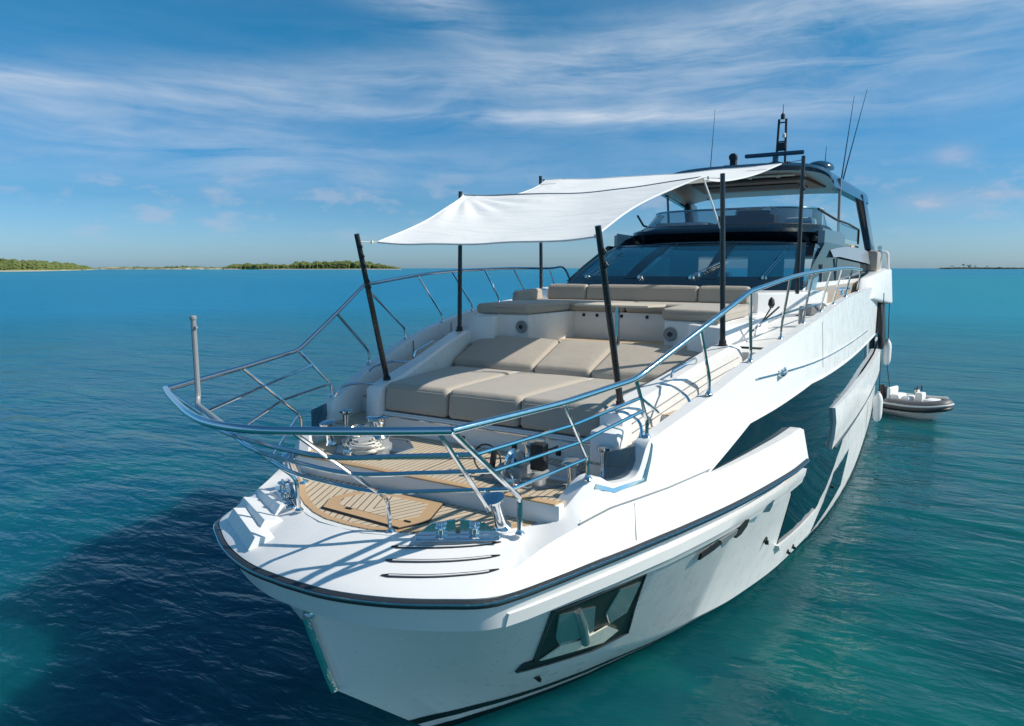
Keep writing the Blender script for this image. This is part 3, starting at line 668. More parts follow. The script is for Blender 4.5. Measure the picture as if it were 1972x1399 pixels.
def windlass(s_):
    cx, cy, z = s_ * 1.02, 5.82, 2.968
    o = mk('anchor_windlass', join(lathe([(.16, 0), (.16, .03), (.13, .05), (.125, .10), (.14, .115)], (cx, cy, z), 28), box(cx - .20, cx + .06, cy - .38, cy - .12, z, z + .16, .03)), 'greypaint', yacht)
    mk('capstan_drum', lathe([(.13, .115), (.105, .15), (.085, .20), (.085, .26), (.10, .30), (.125, .315), (.125, .345), (.10, .355), (.03, .358)], (cx, cy, z), 28), 'steel', o)
    mk('gypsy_wheel', lathe([(.05, -.06), (.12, -.05), (.13, -.03), (.09, 0), (.13, .03), (.12, .05), (.05, .06)], (cx - .06, cy - .26, z + .17), 20, Vector((1, 0, 0))), 'steel', o)
    mk('brake_lever', join(tube([(cx + .14, cy - .1, z + .10), (cx + .26, cy - .28, z + .24)], .012, 8), lathe([(.02, -.02), (.025, 0), (.02, .02)], (cx + .26, cy - .28, z + .25))), 'steel', o)
    # chain running forward over the stopper
    rows = []
    pth = smoothpath([(cx - .06, cy - .36, z + .20), (cx - .10, cy - .44, z + .08), (cx - .02, cy - .40, z + .03), (cx + .12, cy - .28, z + .03)], 8)
    for i in range(0, len(pth) - 1):
        a, b = pth[i], pth[i + 1]; c = (a + b) / 2; d = (b - a).normalized(); u = d.cross(Vector((0, 0, 1))) if i % 2 else Vector((0, 0, 1)); u.normalize()
        ring = [c + d * .030 * math.cos(t * math.pi / 5) + u * .017 * math.sin(t * math.pi / 5) for t in range(11)]; rows.append(tube(ring, .007, 5, False))
    mk('anchor_chain', join(*rows), 'chain', o)
    mk('chain_stopper', join(box(cx + .0, cx + .10, cy - .56, cy - .42, z, z + .09, .01), tube([(cx + .05, cy - .5, z + .09), (cx + .05, cy - .58, z + .18)], .012, 8)), 'steel', o)
    return o
w1 = windlass(1); w2 = windlass(-1)
# hose reel ring and deck-wash fittings beside the port windlass
mk('deck_wash_hose', tube([(.60 + .16 * math.cos(t * .33), 5.62, 3.10 + .15 * math.sin(t * .33)) for t in range(20)], .010, 6), 'blackmat', yacht)
mk('hydraulic_ram', join(tube([(.72, 5.50, 3.0), (.75, 5.52, 3.24)], .03, 10), tube([(.95, 5.46, 3.12), (1.38, 5.66, 3.32)], .018, 8), box(1.15, 1.30, 5.5, 5.62, 3.1, 3.36, .02)), 'blackmat', yacht)
# heap of rope in the starboard well
random.seed(4)
pts = []
for i in range(70):
    a = i * .95; r = .10 + .10 * random.random(); pts.append((-.98 + r * 1.3 * math.cos(a), 5.52 + r * math.sin(a), 2.985 + .0016 * i + .02 * random.random()))
rope = mk('coiled_mooring_rope', tube(smoothpath(pts, 3), .012, 6), 'rope', origin=(-.98, 5.52, 2.97))
tag(rope, 'loose heap of pale mooring rope in the starboard windlass well', 'rope')

# ============ pulpit and side rails ============
rail = mk('guard_rail', ([], []), 'steel', yacht)
T = [(1.58, 3.65, 3.92), (1.89, 4.71, 3.96), (2.12, 5.69, 4.03), (2.42, 6.64, 4.41), (2.70, 7.48, 4.76), (2.87, 8.95, 4.89), (2.99, 10.08, 4.95), (3.08, 11.3, 4.98), (3.13, 12.5, 5.0), (3.16, 14.2, 5.0), (3.19, 16.0, 4.97)]
B = [(1.45, 4.80, 2.77), (1.80, 5.40, 3.14), (2.07, 6.16, 3.39), (2.38, 7.2, 3.67), (2.58, 8.25, 3.91), (2.72, 9.4, 4.08), (2.84, 10.5, 4.21), (2.94, 11.6, 4.32), (3.0, 12.8, 4.38), (3.06, 14.3, 4.46), (3.12, 16.3, 4.50)]
front = [(-1.58, 3.65, 3.92), (-1.30, 3.50, 3.92), (-.91, 3.31, 3.92), (-.40, 3.08, 3.92), (0, 2.97, 3.92), (.40, 3.0, 3.92), (.80, 3.18, 3.92), (1.25, 3.44, 3.92), (1.58, 3.65, 3.92)]
def mir(p): return (-p[0], p[1], p[2])
mk('top_rail', tube(smoothpath(front, 5), .030, 12), 'steel', rail)
for s_ in (1, -1):
    TT = [t if s_ == 1 else mir(t) for t in T]
    TT = TT if s_ == 1 else TT[:10] + [(-3.2, 15.0, 5.02), (-3.2, 15.4, 4.72)]
    mk('top_rail', tube(fillet(TT[:4], .12) + [Vector(p) for p in smoothpath(TT[4:], 4)], .027, 12), 'steel', rail)
def stan(t, b, s_, r=.019, low=.30, foot=True):
    t = Vector(t); b = Vector(b); k = b + Vector((0, 0, low)) + (t - b) * Vector((.05, .05, 0)) if False else b + Vector((0, 0, low))
    P_ = [t, k, b]; P_ = [Vector((s_ * p.x, p.y, p.z)) for p in P_]
    v = tube(fillet(P_, .06), r, 8)
    if foot: v = join(v, lathe([(.04, 0), (.042, .012), (.028, .03), (.022, .05)], tuple(P_[2] - Vector((0, 0, .005))), 14))
    return mk('stanchion', v, 'steel', rail)
for s_ in (1, -1):
    for i in range(1, len(T)):
        if s_ == -1 and i > 9: continue
        low = [.2, .18, .16, .18, .16, .14, .12, .1, .1, .1, .1][i]
        stan(T[i], B[i], s_, .018 if i < 5 else .016, low)
# port corner: twin stanchion
stan(T[0], B[0], 1, .024, .32); stan((1.50, 3.62, 3.90), (1.30, 4.55, 3.02), 1, .018, .01, False)
# starboard corner stanchion leaning over the bow, and the port front one
v = tube(fillet([(-1.57, 3.64, 3.92), (-.62, 4.25, 3.08), (-.62, 4.27, 2.76)], .07), .020, 8); mk('stanchion', join(v, lathe([(.04, 0), (.042, .012), (.026, .03)], (-.62, 4.27, 2.755), 14)), 'steel', rail)
v = tube(fillet([(.68, 3.10, 3.91), (.46, 4.27, 3.06), (.46, 4.30, 2.76)], .07), .017, 8); mk('stanchion', join(v, lathe([(.04, 0), (.042, .012), (.026, .03)], (.46, 4.30, 2.755), 14)), 'steel', rail)
# three lower pulpit bars round the bow
def L3(a, b, t): return Vector(a).lerp(Vector(b), t)
for k, (tp, ts, t1, t2) in enumerate(((.31, .27, .36, .42), (.56, .50, .66, .72), (.86, .80, .97, None))):
    pc = L3(T[0], (1.45, 4.8, 3.10), tp); pf = L3((.68, 3.10, 3.91), (.46, 4.27, 3.06), tp); sc = L3((-1.57, 3.64, 3.92), (-.62, 4.25, 3.08), ts)
    mid = (Vector((pf.x - .55, pf.y - .07, pf.z)) + Vector((sc.x + .55, sc.y + .0, sc.z))) / 2
    pr_ = [tuple(sc), tuple(sc.lerp(pf, .30) + Vector((0, -.16 + .03 * k, 0))), tuple(sc.lerp(pf, .62) + Vector((0, -.15 + .03 * k, 0))), tuple(pf), tuple(pf.lerp(pc, .5) + Vector((0, -.02, 0))), tuple(pc)]
    mk('pulpit_bar', tube(smoothpath(pr_, 6), .019, 10), 'steel', rail)
    b1 = Vector(B[1]) + Vector((0, 0, .18)); b2 = Vector(B[2]) + Vector((0, 0, .16))
    p1 = L3(T[1], b1, t1); pts_ = [tuple(pc), tuple(p1)]
    if t2: pts_.append(tuple(L3(T[2], b2, t2)))
    if k == 0: pts_.append((2.13, 6.3, 3.62))
    mk('pulpit_bar', tube([Vector(p) for p in pts_], .016, 8), 'steel', rail)
    p1s = Vector(mir(p1)); ps = [tuple(sc), tuple(p1s)]
    if t2: ps.append(mir(tuple(L3(T[2], b2, t2 if k == 0 else .98))))
    mk('pulpit_bar', tube([Vector(p) for p in ps], .016, 8), 'steel', rail)
# low handrail and wires on the port side aft
mk('low_handrail', tube(smoothpath([(2.36, 9.55, 4.10), (2.42, 9.6, 4.26), (2.66, 10.8, 4.38), (2.86, 12.2, 4.42), (2.92, 12.5, 4.38)], 5), .016, 8), 'steel', rail)
mk('jackstaff', join(tube(fillet([(.12, 3.0, 3.90), (-.86, 3.46, 3.88), (-.9, 3.50, 3.94), (-.9, 3.50, 4.59)], .06), .022, 10), tube([(-.92, 3.5, 4.52), (-.86, 3.5, 4.52)], .012, 6), lathe([(.028, 0), (.028, .02), (.02, .03)], (-.9, 3.50, 4.585), 12)), 'greypaint', rail)

# ============ sun pads and sofa ============
def pad(name, c, label, cat, group, **kw):
    z = min(p[2] for p in c); ctr = sum((Vector(p) for p in c[:4]), Vector()) / 4
    o = mk(name, cushion(c, **kw), 'cushion', origin=(ctr.x, ctr.y, z), smooth=60); tag(o, label, cat, group)
    r_ = kw.get('r', .05); cc = [Vector(p) for p in c]; ring = []
    for i in range(4):
        t_ = 1 - r_ / max(.01, (cc[i + 4] - cc[i]).length); ring.append(cc[i].lerp(cc[i + 4], max(.3, t_)))
    mid_ = (ring[0] + ring[1]) / 2
    mk('piping', tube(fillet([mid_] + ring[1:] + [ring[0], mid_], r_ * 1.25, 5), .0055, 6), 'cushion', o)
    return o
def fpad(x0, x1, y0=6.42, y1=8.28):
    w0, w1 = 1.0, 1.16
    return [(x0 * w0, y0, 3.235), (x1 * w0, y0, 3.235), (x1 * w1, y1, 3.225), (x0 * w1, y1, 3.225), (x0 * w0, y0 + .05, 3.58), (x1 * w0, y0 + .05, 3.58), (x1 * w1, y1, 3.56), (x0 * w1, y1, 3.56)]
G1 = 'taupe sunbathing pads on the foredeck'
pad('sunpad_cushion', fpad(-1.455, -.495), 'taupe sunbathing pad in the front row on the left, mostly in the sail shadow', 'cushion', G1, r=.065, crown=.02, seed=1)
pad('sunpad_cushion', fpad(-.485, .485), 'taupe sunbathing pad in the middle of the front row', 'cushion', G1, r=.065, crown=.025, seed=2)
pad('sunpad_cushion', fpad(.495, 1.455), 'taupe sunbathing pad in the front row on the right, beside the leaning pole', 'cushion', G1, r=.065, crown=.02, seed=3)
def rpad(x0, x1, y0=8.42, y1=9.42):
    return [(x0, y0, 3.24), (x1, y0, 3.24), (x1 * 1.06, y1, 3.45), (x0 * 1.06, y1, 3.45), (x0, y0, 3.62), (x1, y0, 3.62), (x1 * 1.06, y1 - .05, 3.93), (x0 * 1.06, y1 - .05, 3.93)]
pad('sunpad_headrest', rpad(-1.80, -.42), 'shaded taupe headrest pad, left one of the rear row, beside the starboard coaming', 'cushion', 'taupe headrest pads behind the sunbathing pads', r=.06, crown=.03, seed=5)
pad('sunpad_headrest', rpad(-.41, .46), 'sunlit taupe headrest pad, middle one of the rear row', 'cushion', 'taupe headrest pads behind the sunbathing pads', r=.06, crown=.03, seed=6)
pad('sunpad_headrest', rpad(.47, 1.82), 'taupe headrest pad crossed by a thin shadow, right one of the rear row', 'cushion', 'taupe headrest pads behind the sunbathing pads', r=.06, crown=.03, seed=7)
mk('pad_divider', box(-1.72, 1.72, 8.26, 8.46, 3.22, 3.53, .03), 'vinyl', yacht)
# U sofa: white base
def sofabase(s_):
    q = [(s_ * 1.12, 9.55), (s_ * 1.92, 9.35), (s_ * 2.10, 11.9), (s_ * .9, 11.9), (s_ * .95, 10.95)]
    return prism(q, 3.78, 4.26, .015)
sb = mk('sofa_base', join(sofabase(1), sofabase(-1), box(-1.2, 1.2, 10.92, 11.9, 3.78, 4.26, .01)), 'gel', yacht)
for x in (-.8, -.55, -.1, .35, .75): mk('vent_slot', box(x, x + .05, 10.905, 10.93, 4.17, 4.22, .003), 'blackmat', sb)
for s_ in (1, -1):
    mk('side_cabinet', hexa([(s_ * 1.55, 9.18, 3.78), (s_ * 2.06, 9.10, 3.78), (s_ * 2.30, 11.0, 3.9), (s_ * 1.9, 11.0, 3.9), (s_ * 1.55, 9.20, 4.25), (s_ * 2.03, 9.13, 4.22), (s_ * 2.28, 11.0, 4.26), (s_ * 1.9, 11.0, 4.26)], .03), 'gel', sb)
    ax = Vector((0, -1, 0)); sp = mk('deck_speaker', lathe([(.10, 0), (.10, .02), (.085, .028), (.07, .018), (.05, .018), (.045, .03), (.02, .034)], (s_ * 1.22, 9.51, 4.07), 24, Vector((-.1 * s_, -1, 0)).normalized()), 'greypaint', sb)
    mk('speaker_cone', lathe([(.035, 0), (.035, .012), (.01, .014)], (s_ * 1.22, 9.478, 4.07), 16, ax), 'blackmat', sp)
G2 = 'taupe sofa seat cushions around the table'
def seat(c, label, grp=G2, **kw): return pad('sofa_cushion', c, label, 'cushion', grp, **kw)
def slab(q, z0, z1): return [(x, y, z0) for x, y in q] + [(x, y, z1) for x, y in q]
seat(slab([(-1.98, 9.32), (-1.10, 9.50), (-1.0, 10.85), (-2.02, 10.85)], 4.265, 4.43), 'taupe seat cushion on the left arm of the sofa above the round speaker', r=.06, crown=.015)
seat(slab([(1.08, 9.50), (1.98, 9.32), (2.02, 10.85), (.98, 10.85)], 4.265, 4.43), 'taupe seat cushion on the right arm of the sofa behind the upright pole', r=.06, crown=.015)
seat(slab([(-1.95, 10.86), (-.02, 10.86), (-.02, 11.55), (-1.95, 11.55)], 4.265, 4.42), 'long taupe seat cushion at the back of the sofa, left half', r=.06, crown=.01)
seat(slab([(.0, 10.86), (1.95, 10.86), (1.95, 11.55), (.0, 11.55)], 4.265, 4.42), 'long taupe seat cushion at the back of the sofa, right half', r=.06, crown=.01)
G3 = 'taupe sofa back cushions below the windscreen'
def bk(x0, x1, label, y=11.50, t=.22): return seat([(x0, y, 4.42), (x1, y, 4.42), (x1, y + t, 4.42), (x0, y + t, 4.42), (x0, y + .08, 4.70), (x1, y + .08, 4.70), (x1, y + t + .02, 4.70), (x0, y + t + .02, 4.70)], label, G3, r=.05, crown=.01)
bk(-1.83, -1.03, 'short taupe back cushion at the left end below the windscreen'); bk(-1.02, 1.02, 'long taupe back cushion in the middle below the windscreen'); bk(1.03, 1.86, 'short taupe back cushion at the right end below the windscreen')
seat([(-2.04, 10.55, 4.40), (-1.90, 10.55, 4.40), (-1.86, 11.5, 4.40), (-2.08, 11.5, 4.40), (-2.04, 10.62, 4.60), (-1.95, 10.62, 4.60), (-1.90, 11.5, 4.63), (-2.06, 11.5, 4.63)], 'small taupe side bolster at the left corner of the sofa beside the white rim', G3, r=.05, crown=0)
# table
tb = empty('folding_table', (.25, 9.95, 3.80), 'small beige teak-topped folding table standing inside the u-shaped sofa', 'table')
mk('tabletop', join(prism([(-.42, 9.98), (-.34, 9.60), (.24, 9.52), (.24, 10.28), (-.30, 10.28)], 4.425, 4.455, .008), prism([(.25, 9.52), (.86, 9.56), (1.0, 9.9), (.90, 10.28), (.25, 10.28)], 4.425, 4.455, .008)), 'tabletan', tb)
mk('table_leg', join(lathe([(.17, 0), (.17, .015), (.05, .03), (.042, .3), (.042, .60), (.11, .62)], (.25, 9.9, 3.805), 20)), 'steel', tb)

# ============ shade poles and sail ============
G4 = 'black carbon poles holding up the shade sail'
POL = [((-1.60, 6.68, 3.55), (-1.54, 6.13, 5.40), 'black shade pole leaning forward at the front left, buckles near its top'),
       ((1.60, 6.68, 3.55), (1.54, 6.13, 5.40), 'black shade pole leaning forward at the front right, beside the white grooved coaming'),
       ((-2.08, 9.0, 4.0), (-2.0, 8.95, 6.18), 'upright black shade pole, middle one of the left side, on the far coaming'),
       ((2.08, 9.0, 4.0), (2.0, 8.95, 6.18), 'upright black shade pole, middle one of the right side, cord tied near its foot'),
       ((-2.46, 12.5, 4.2), (-2.45, 12.41, 6.83), 'black shade pole farthest back on the left side, in front of the sloping windscreen edge'),
       ((2.46, 12.5, 4.2), (2.45, 12.41, 6.83), 'black shade pole farthest back on the right side, tallest against the hardtop')]
for i, (b, t, lab) in enumerate(POL):
    b, t = Vector(b), Vector(t)
    e = empty('shade_pole', tuple(b), lab, 'pole', G4)
    mk('pole', tube([b, b.lerp(t, .5), t], [.036, .034, .031], 14), 'black', e)
    mk('pole_socket', lathe([(.065, -.01), (.065, .012), (.048, .02), (.046, .07), (.038, .075)], tuple(b), 18, (t - b).normalized()), 'blackmat', e)
    if i in (0, 1, 5):
        d = (t - b)
        for q in ((.80, .87) if i else (.66, .70, .80, .86, .92)):
            p = b + d * q; mk('cleat', join(tube([p + Vector((.028, -.01, -.03)), p + Vector((.055, -.01, 0)), p + Vector((.03, -.01, .03))], .011, 6)), 'blackmat', e)
A_, B_, C_, D_, E_, F_ = map(Vector, ((-1.42, 6.36, 5.31), (1.40, 6.36, 5.31), (-1.84, 8.80, 6.10), (1.80, 8.75, 6.12), (-2.22, 12.2, 6.70), (2.16, 12.1, 6.68)))
def sailpatch(a, b, c, d, ny, nx, pinch, sag0, sag1, billow, seed):
    rows = []
    for j in range(ny + 1):
        v = j / ny; l = a.lerp(c, v); r = b.lerp(d, v); k = pinch * math.sin(math.pi * v) ** 1; row = []
        for i in range(nx + 1):
            u = i / nx; uu = .5 + (u - .5) * (1 - k); p = l.lerp(r, uu)
            s = 4 * u * (1 - u)
            p.z -= s * (sag0 * (1 - v) + sag1 * v) + billow * s * math.sin(math.pi * v)
            p.y += (1 - v) * s * .10 if seed == 1 else 0
            if seed == 2: p.z -= .13 * math.sin(math.pi * v) * abs(2 * u - 1) ** 2
            # tension folds fanning out from the raised left corner
            dx = p - c; ang = math.atan2(dx.y, dx.x); rad = dx.length
            p.z += .016 * math.sin(ang * 26 + seed) * math.exp(-((rad - .8) / .7) ** 2) * (1 if seed == 1 else .3)
            p.z += .02 * mnoise.noise(Vector((p.x * 1.4, p.y * 1.1, seed)))
            row.append(tuple(p))
        rows.append(row)
    return rows
r1 = sailpatch(A_, B_, C_, D_, 40, 60, .11, .04, .08, .02, 1); r2 = sailpatch(C_, D_, E_, F_, 30, 60, .07, .08, .04, .05, 2)
r2[0] = r1[-1]
sail = empty('shade_sail', (0, 9.2, 5.3), 'large white fabric shade sail stretched between six black poles over the foredeck', 'shade sail')
so = mk('sail_cloth', grid(r1[:-1] + r2), 'sail', sail, smooth=80)
edge = [Vector(p) for p in r1[0]]; 
mk('sail_hem', join(tube([Vector(p) for p in r1[0]], .011, 6), tube([Vector(r[0]) for r in r1[:-1] + r2], .011, 6), tube([Vector(r[-1]) for r in r1[:-1] + r2], .011, 6), tube([Vector(p) for p in r2[-1]], .011, 6)), 'vinyl', so)
mk('sail_seam', tube([Vector(p) + Vector((0, 0, .004)) for p in r1[-1]], .009, 6), 'greypaint', so)
def cornerpatch(rows, jr, ir):
    P_ = [[Vector(rows[j][i]) + Vector((0, 0, .006)) for i in ir] for j in jr]
    return grid([[tuple(p) for p in r] for r in P_])
for rows_, jr, ir in ((r1, range(0, 5), range(0, 6)), (r1, range(0, 5), range(55, 61)), (r2, range(26, 31), range(0, 6)), (r2, range(26, 31), range(55, 61))):
    mk('corner_patch', cornerpatch(rows_, jr, ir), 'sail', so, smooth=80)
for k, ((b, t, lab), cn) in enumerate(zip(POL, (A_, B_, C_, D_, E_, F_))):
    t = Vector(t); d = (t - Vector(b)).normalized(); tie = t - d * (.09 if k < 2 else .06)
    mk('tie_cord', join(tube([cn, tie], .006, 6), lathe([(.012, -.02), (.018, 0), (.012, .02)], tuple(cn.lerp(tie, .3)), 8)), 'rope' if k < 4 else 'blackmat', sail)
mk('hanging_strap', tube([D_ + Vector((.02, 0, -.02)), D_ + Vector((.10, .1, -.28)), D_ + Vector((.20, .2, -.62))], .012, 6), 'vinyl', sail)

# ============ superstructure ============
def surf(fn, nu, nv): return grid([[fn(i / nu, j / nv) for i in range(nu + 1)] for j in range(nv + 1)])
def ws(u, v, o=0):
    xb = -2.42 + 4.84 * u; xt = -2.12 + 4.24 * u
    yb = 12.75 + .70 * (abs(2 * u - 1)) ** 2.5; yt = 15.3 + .55 * (abs(2 * u - 1)) ** 2.5
    x = xb + (xt - xb) * v; y = yb + (yt - yb) * v; z = 4.60 + .93 * v + .10 * math.sin(math.pi * v)
    nrm = Vector((0, -.35, .93)).normalized(); return (x, y + nrm.y * o, z + nrm.z * o)
house = yacht
wsg = mk('windscreen', surf(lambda u, v: ws(u, v), 40, 12), 'wsglass', yacht, smooth=60)
# black masked borders, mullions
def wstrip(u0, u1, v0, v1, o=.012, n=12): return surf(lambda a, b: ws(u0 + (u1 - u0) * a, v0 + (v1 - v0) * b, o), n, 8)
mk('lower_mask', wstrip(0, 1, 0, .19, .01, 40), 'mask', wsg, smooth=60)
mk('upper_mask', wstrip(0, 1, .93, 1.0, .01, 40), 'mask', wsg, smooth=60)
for u in (.335, .665): mk('mullion', surf(lambda a, b: ws(u - .028 + .056 * a, .15 + .82 * b, .016), 3, 8), 'mask', wsg, smooth=60)
for u0, u1 in ((0, .035), (.965, 1)): mk('pillar', wstrip(u0, u1, 0, 1, .014, 4), 'mask', wsg, smooth=60)
# wipers (arm, blade, pivot)
for u, du, vt in ((.09, .05, .55), (.37, .02, .82), (.59, .09, .42), (.86, .06, .66)):
    a = Vector(ws(u, .17, .05)); b = Vector(ws(u + du, vt, .05)); c = Vector(ws(u + du * .6, vt * .75, .04)); d = Vector(ws(u + du * 1.25, min(.95, vt * 1.2), .04))
    wp = mk('wiper_arm', join(tube([a, b], .010, 6), tube([a + Vector((.05, 0, 0)), b + Vector((.05, 0, 0))], .007, 6)), 'steel', wsg)
    mk('wiper_blade', tube([c, d], .010, 6), 'mask', wp)
    mk('wiper_pivot', join(lathe([(.03, 0), (.03, .05), (.015, .07)], tuple(a - Vector((0, .01, .06))), 10), lathe([(.02, 0), (.02, .05)], tuple(a + Vector((.06, -.01, -.06))), 10)), 'steel', wsg)
# cabin: sides, roof
def hx(y): return 2.44 + (min(y, 24) - 13.4) * .042   # half width of the house
ys = [13.45, 14.5, 16, 17.5, 19, 21, 23, 24.5]
def wall(z0, z1, o=0, y0=13.45, y1=24.5, s_=1, lean=.06):
    yy = [y for y in ys if y0 < y < y1]; yy = [y0] + yy + [y1]
    a = lambda f, y: f(y) if callable(f) else f
    return grid([[(s_ * (hx(y) + o - lean * (a(z0, y) - 4.2)), y, a(z0, y)) for y in yy], [(s_ * (hx(y) + o - lean * (a(z1, y) - 4.2)), y, a(z1, y)) for y in yy]])
wtop = lambda y: 5.02 + min(.22, max(0, (y - 14.0) * .075)) - max(0, y - 17.5) * .02
def cabz(y): return min(5.55, 4.62 + (y - 13.45) * .42)
for s_ in (1, -1):
    mk('cabin_side', wall(3.9, lambda y: min(cabz(y), 4.74), 0, s_=s_), 'gel', yacht, smooth=40)
    pnl = mk('side_window_band', wall(4.72, lambda y: max(4.73, cabz(y)), .004, 13.6, 24.4, s_), 'hullglass', yacht, smooth=40)
    for y_, z_ in ((17.4, 5.22), (15.4, 5.08)): mk('window_divider', box(*sorted((s_ * (hx(y_) - .04), s_ * (hx(y_) - .005))), y_ - .02, y_ + .04, 4.72, z_, 0), 'greypaint', pnl)
    mk('beige_side_panel', wall(4.26, 4.62, .012, 14.6, 24.2, s_), 'beigepanel', yacht, smooth=40)
    # curved pale wing of side glass sweeping up from the windscreen corner
    def wing(u, v):
        y = 13.5 + 2.5 * v + .9 * u; z = 4.50 + 1.02 * v ** .8 - .05 * u; x = hx(y) + .03 - .30 * v * (1 - .3 * u) ; return (s_ * x, y, z)
    mk('side_glass_wing', surf(wing, 6, 14), 'cleanglass', yacht, smooth=60)
    # flybridge side: grey upper panel rising aft, dark knee
    mk('fly_side_panel', grid([[(s_ * (hx(y) + .02), y, wtop(y) + .02) for y in (16.6, 17.5, 19, 21, 23, 25)], [(s_ * (hx(y) - .06), y, z) for y, z in ((16.6, 5.40), (17.5, 5.46), (19, 5.53), (21, 5.56), (23, 5.55), (25, 5.50))]]), 'greypaint', yacht, smooth=40)
    mk('dark_knee', prism([(s_ * x, y) for x, y in ((2.30, 16.2), (2.42, 16.3), (2.60, 18.9), (2.45, 18.9))], 5.30, 5.86, .05), 'darkgel', yacht)
    # fly rail with glass
    fr_ = mk('fly_rail', tube(fillet([(s_ * 2.15, 17.2, 6.34), (s_ * 2.42, 18.4, 6.16), (s_ * 2.56, 20.0, 6.14), (s_ * 2.62, 22.8, 6.12), (s_ * 2.62, 22.85, 5.70)], .1), .028, 8), 'blackmat', yacht)
    mk('rail_glass', grid([[(s_ * (2.44 + (y - 18.5) * .04), y, 6.12) for y in (18.5, 20, 22.75)], [(s_ * (2.44 + (y - 18.5) * .04), y, 5.76) for y in (18.5, 20, 22.75)]]), 'flyglass', fr_, smooth=None)
roof = mk('cabin_roof', surf(lambda u, v: ((-2.14 + 4.28 * u) * (1 + .03 * v), 15.25 + .55 * (abs(2 * u - 1)) ** 2.5 + 3.4 * v, 5.545 + .12 * math.sin(min(1, v * 2) * math.pi / 2) - .10 * abs(2 * u - 1) ** 3 * (1)), 30, 10), 'darkgel', yacht, smooth=60)
mk('roof_infill', box(-2.2, 2.2, 17.5, 24.8, 5.3, 5.60, .05), 'gel', yacht)
# flybridge visor and smoked screen
def fl(u, y0, y1, xw, z, bulge=3.0): return (xw * math.sin((u - .5) * math.pi), y0 + (y1 - y0) * (1 - math.cos((u - .5) * math.pi)) , z)
def loop(u, yf, yb, xw, z):
    t = (2 * u - 1); x = xw * (1 - (1 - abs(t)) ** 2.2) * (1 if t > 0 else -1); y = yf + (yb - yf) * abs(t) ** 2.6; return (x, y, z)
vis = grid([[loop(i / 40, 16.25, 18.9, 2.22, 5.60) for i in range(41)], [loop(i / 40, 15.80, 18.9, 2.36, 5.80) for i in range(41)], [loop(i / 40, 15.85, 18.9, 2.36, 5.88) for i in range(41)], [loop(i / 40, 16.6, 18.9, 2.22, 6.02) for i in range(41)]])
mk('flybridge_visor', vis, 'mask', yacht, smooth=50)
mk('fly_floor', prism([(-2.2, 17.2), (2.2, 17.2), (2.5, 24.9), (-2.5, 24.9)], 5.62, 5.70, .01), 'teakf', yacht, smooth=None)
fs = mk('fly_screen', grid([[loop(i / 40, 16.55, 18.8, 2.20, 5.99) for i in range(41)], [loop(i / 40, 17.35, 19.0, 2.06, 6.42) for i in range(41)]]), 'flyglass', yacht, smooth=60)
mk('screen_rail', tube([Vector(loop(i / 40, 17.35, 19.0, 2.06, 6.43)) for i in range(41)], .026, 8), 'steel', fs)
mk('screen_foot', tube([Vector(loop(i / 40, 16.55, 18.8, 2.20, 6.0)) for i in range(41)], .02, 8), 'blackmat', fs)
for x in (-1.2, -.1, .25, 1.2): mk('deck_light', lathe([(.035, 0), (.035, .012), (.01, .02)], (x, 15.95 + abs(x) * .08, 5.83), 12, Vector((0, -.6, .8))), 'navlight', yacht)
# helm console, seats
mk('helm_console', join(box(-.3, 1.1, 17.9, 18.5, 5.7, 6.32, .06), box(.2, 1.0, 17.85, 18.0, 6.28, 6.42, .04)), 'blackmat', yacht)
mk('fly_sunbed', box(-1.9, -.5, 17.8, 19.2, 5.7, 6.18, .08), 'vinyl', yacht)
mk('fly_seat', join(box(1.25, 1.9, 18.4, 19.2, 5.7, 6.25, .08), box(-.2, .5, 19.4, 19.9, 5.7, 6.6, .08), box(.7, 1.4, 19.4, 19.9, 5.7, 6.6, .08)), 'vinyl', yacht)
# interior seen through the glass
mk('dashboard', join(prism([(-2.2, 13.5), (2.2, 13.5), (2.1, 14.6), (-2.1, 14.6)], 4.5, 4.72, .02), box(.3, .9, 14.3, 14.6, 4.7, 4.92, .03)), 'inside', yacht)
for a_, b_ in ((-1.2, -.5), (.7, 1.5)): mk('saloon_bulkhead', box(a_, b_, 17.0, 17.1, 4.3, 5.5, 0), 'inside', yacht)
# hardtop
def ht_(u, v, top=True):
    t = 2 * u - 1; hw = 2.20 + .52 * v; x = hw * math.sin(t * math.pi / 2 * .96) / math.sin(math.pi / 2 * .96)
    y = 18.45 + .85 * abs(t) ** 2.4 + (5.4 - .85 * abs(t) ** 2.4) * v
    crown = 7.62 - .36 * abs(t) ** 3.2 - .10 * v - (0 if top else .16 * (1 - abs(t) ** 4)) - (.10 * abs(t) ** 6 * (0 if top else 1))
    return (x, y, crown)
hard = mk('hardtop', join(surf(lambda u, v: ht_(u, v, True), 40, 14)), 'darkgel', yacht, smooth=60)
mk('underside', surf(lambda u, v: tuple(Vector(ht_(u, v, False)) - Vector((0, 0, .03))), 40, 14), 'greypaint', hard, smooth=60)
mk('front_edge', grid([[ht_(i / 40, 0, True) for i in range(41)], [tuple(Vector(ht_(i / 40, 0, True)) + Vector((0, -.10, -.08))) for i in range(41)], [tuple(Vector(ht_(i / 40, 0, False)) - Vector((0, 0, .03))) for i in range(41)]]), 'darkgel', hard, smooth=70)
mk('rear_edge', grid([[ht_(i / 40, 1, True) for i in range(41)], [tuple(Vector(ht_(i / 40, 1, True)) + Vector((0, .08, -.12))) for i in range(41)], [tuple(Vector(ht_(i / 40, 1, False)) - Vector((0, 0, .03))) for i in range(41)]]), 'darkgel', hard, smooth=70)
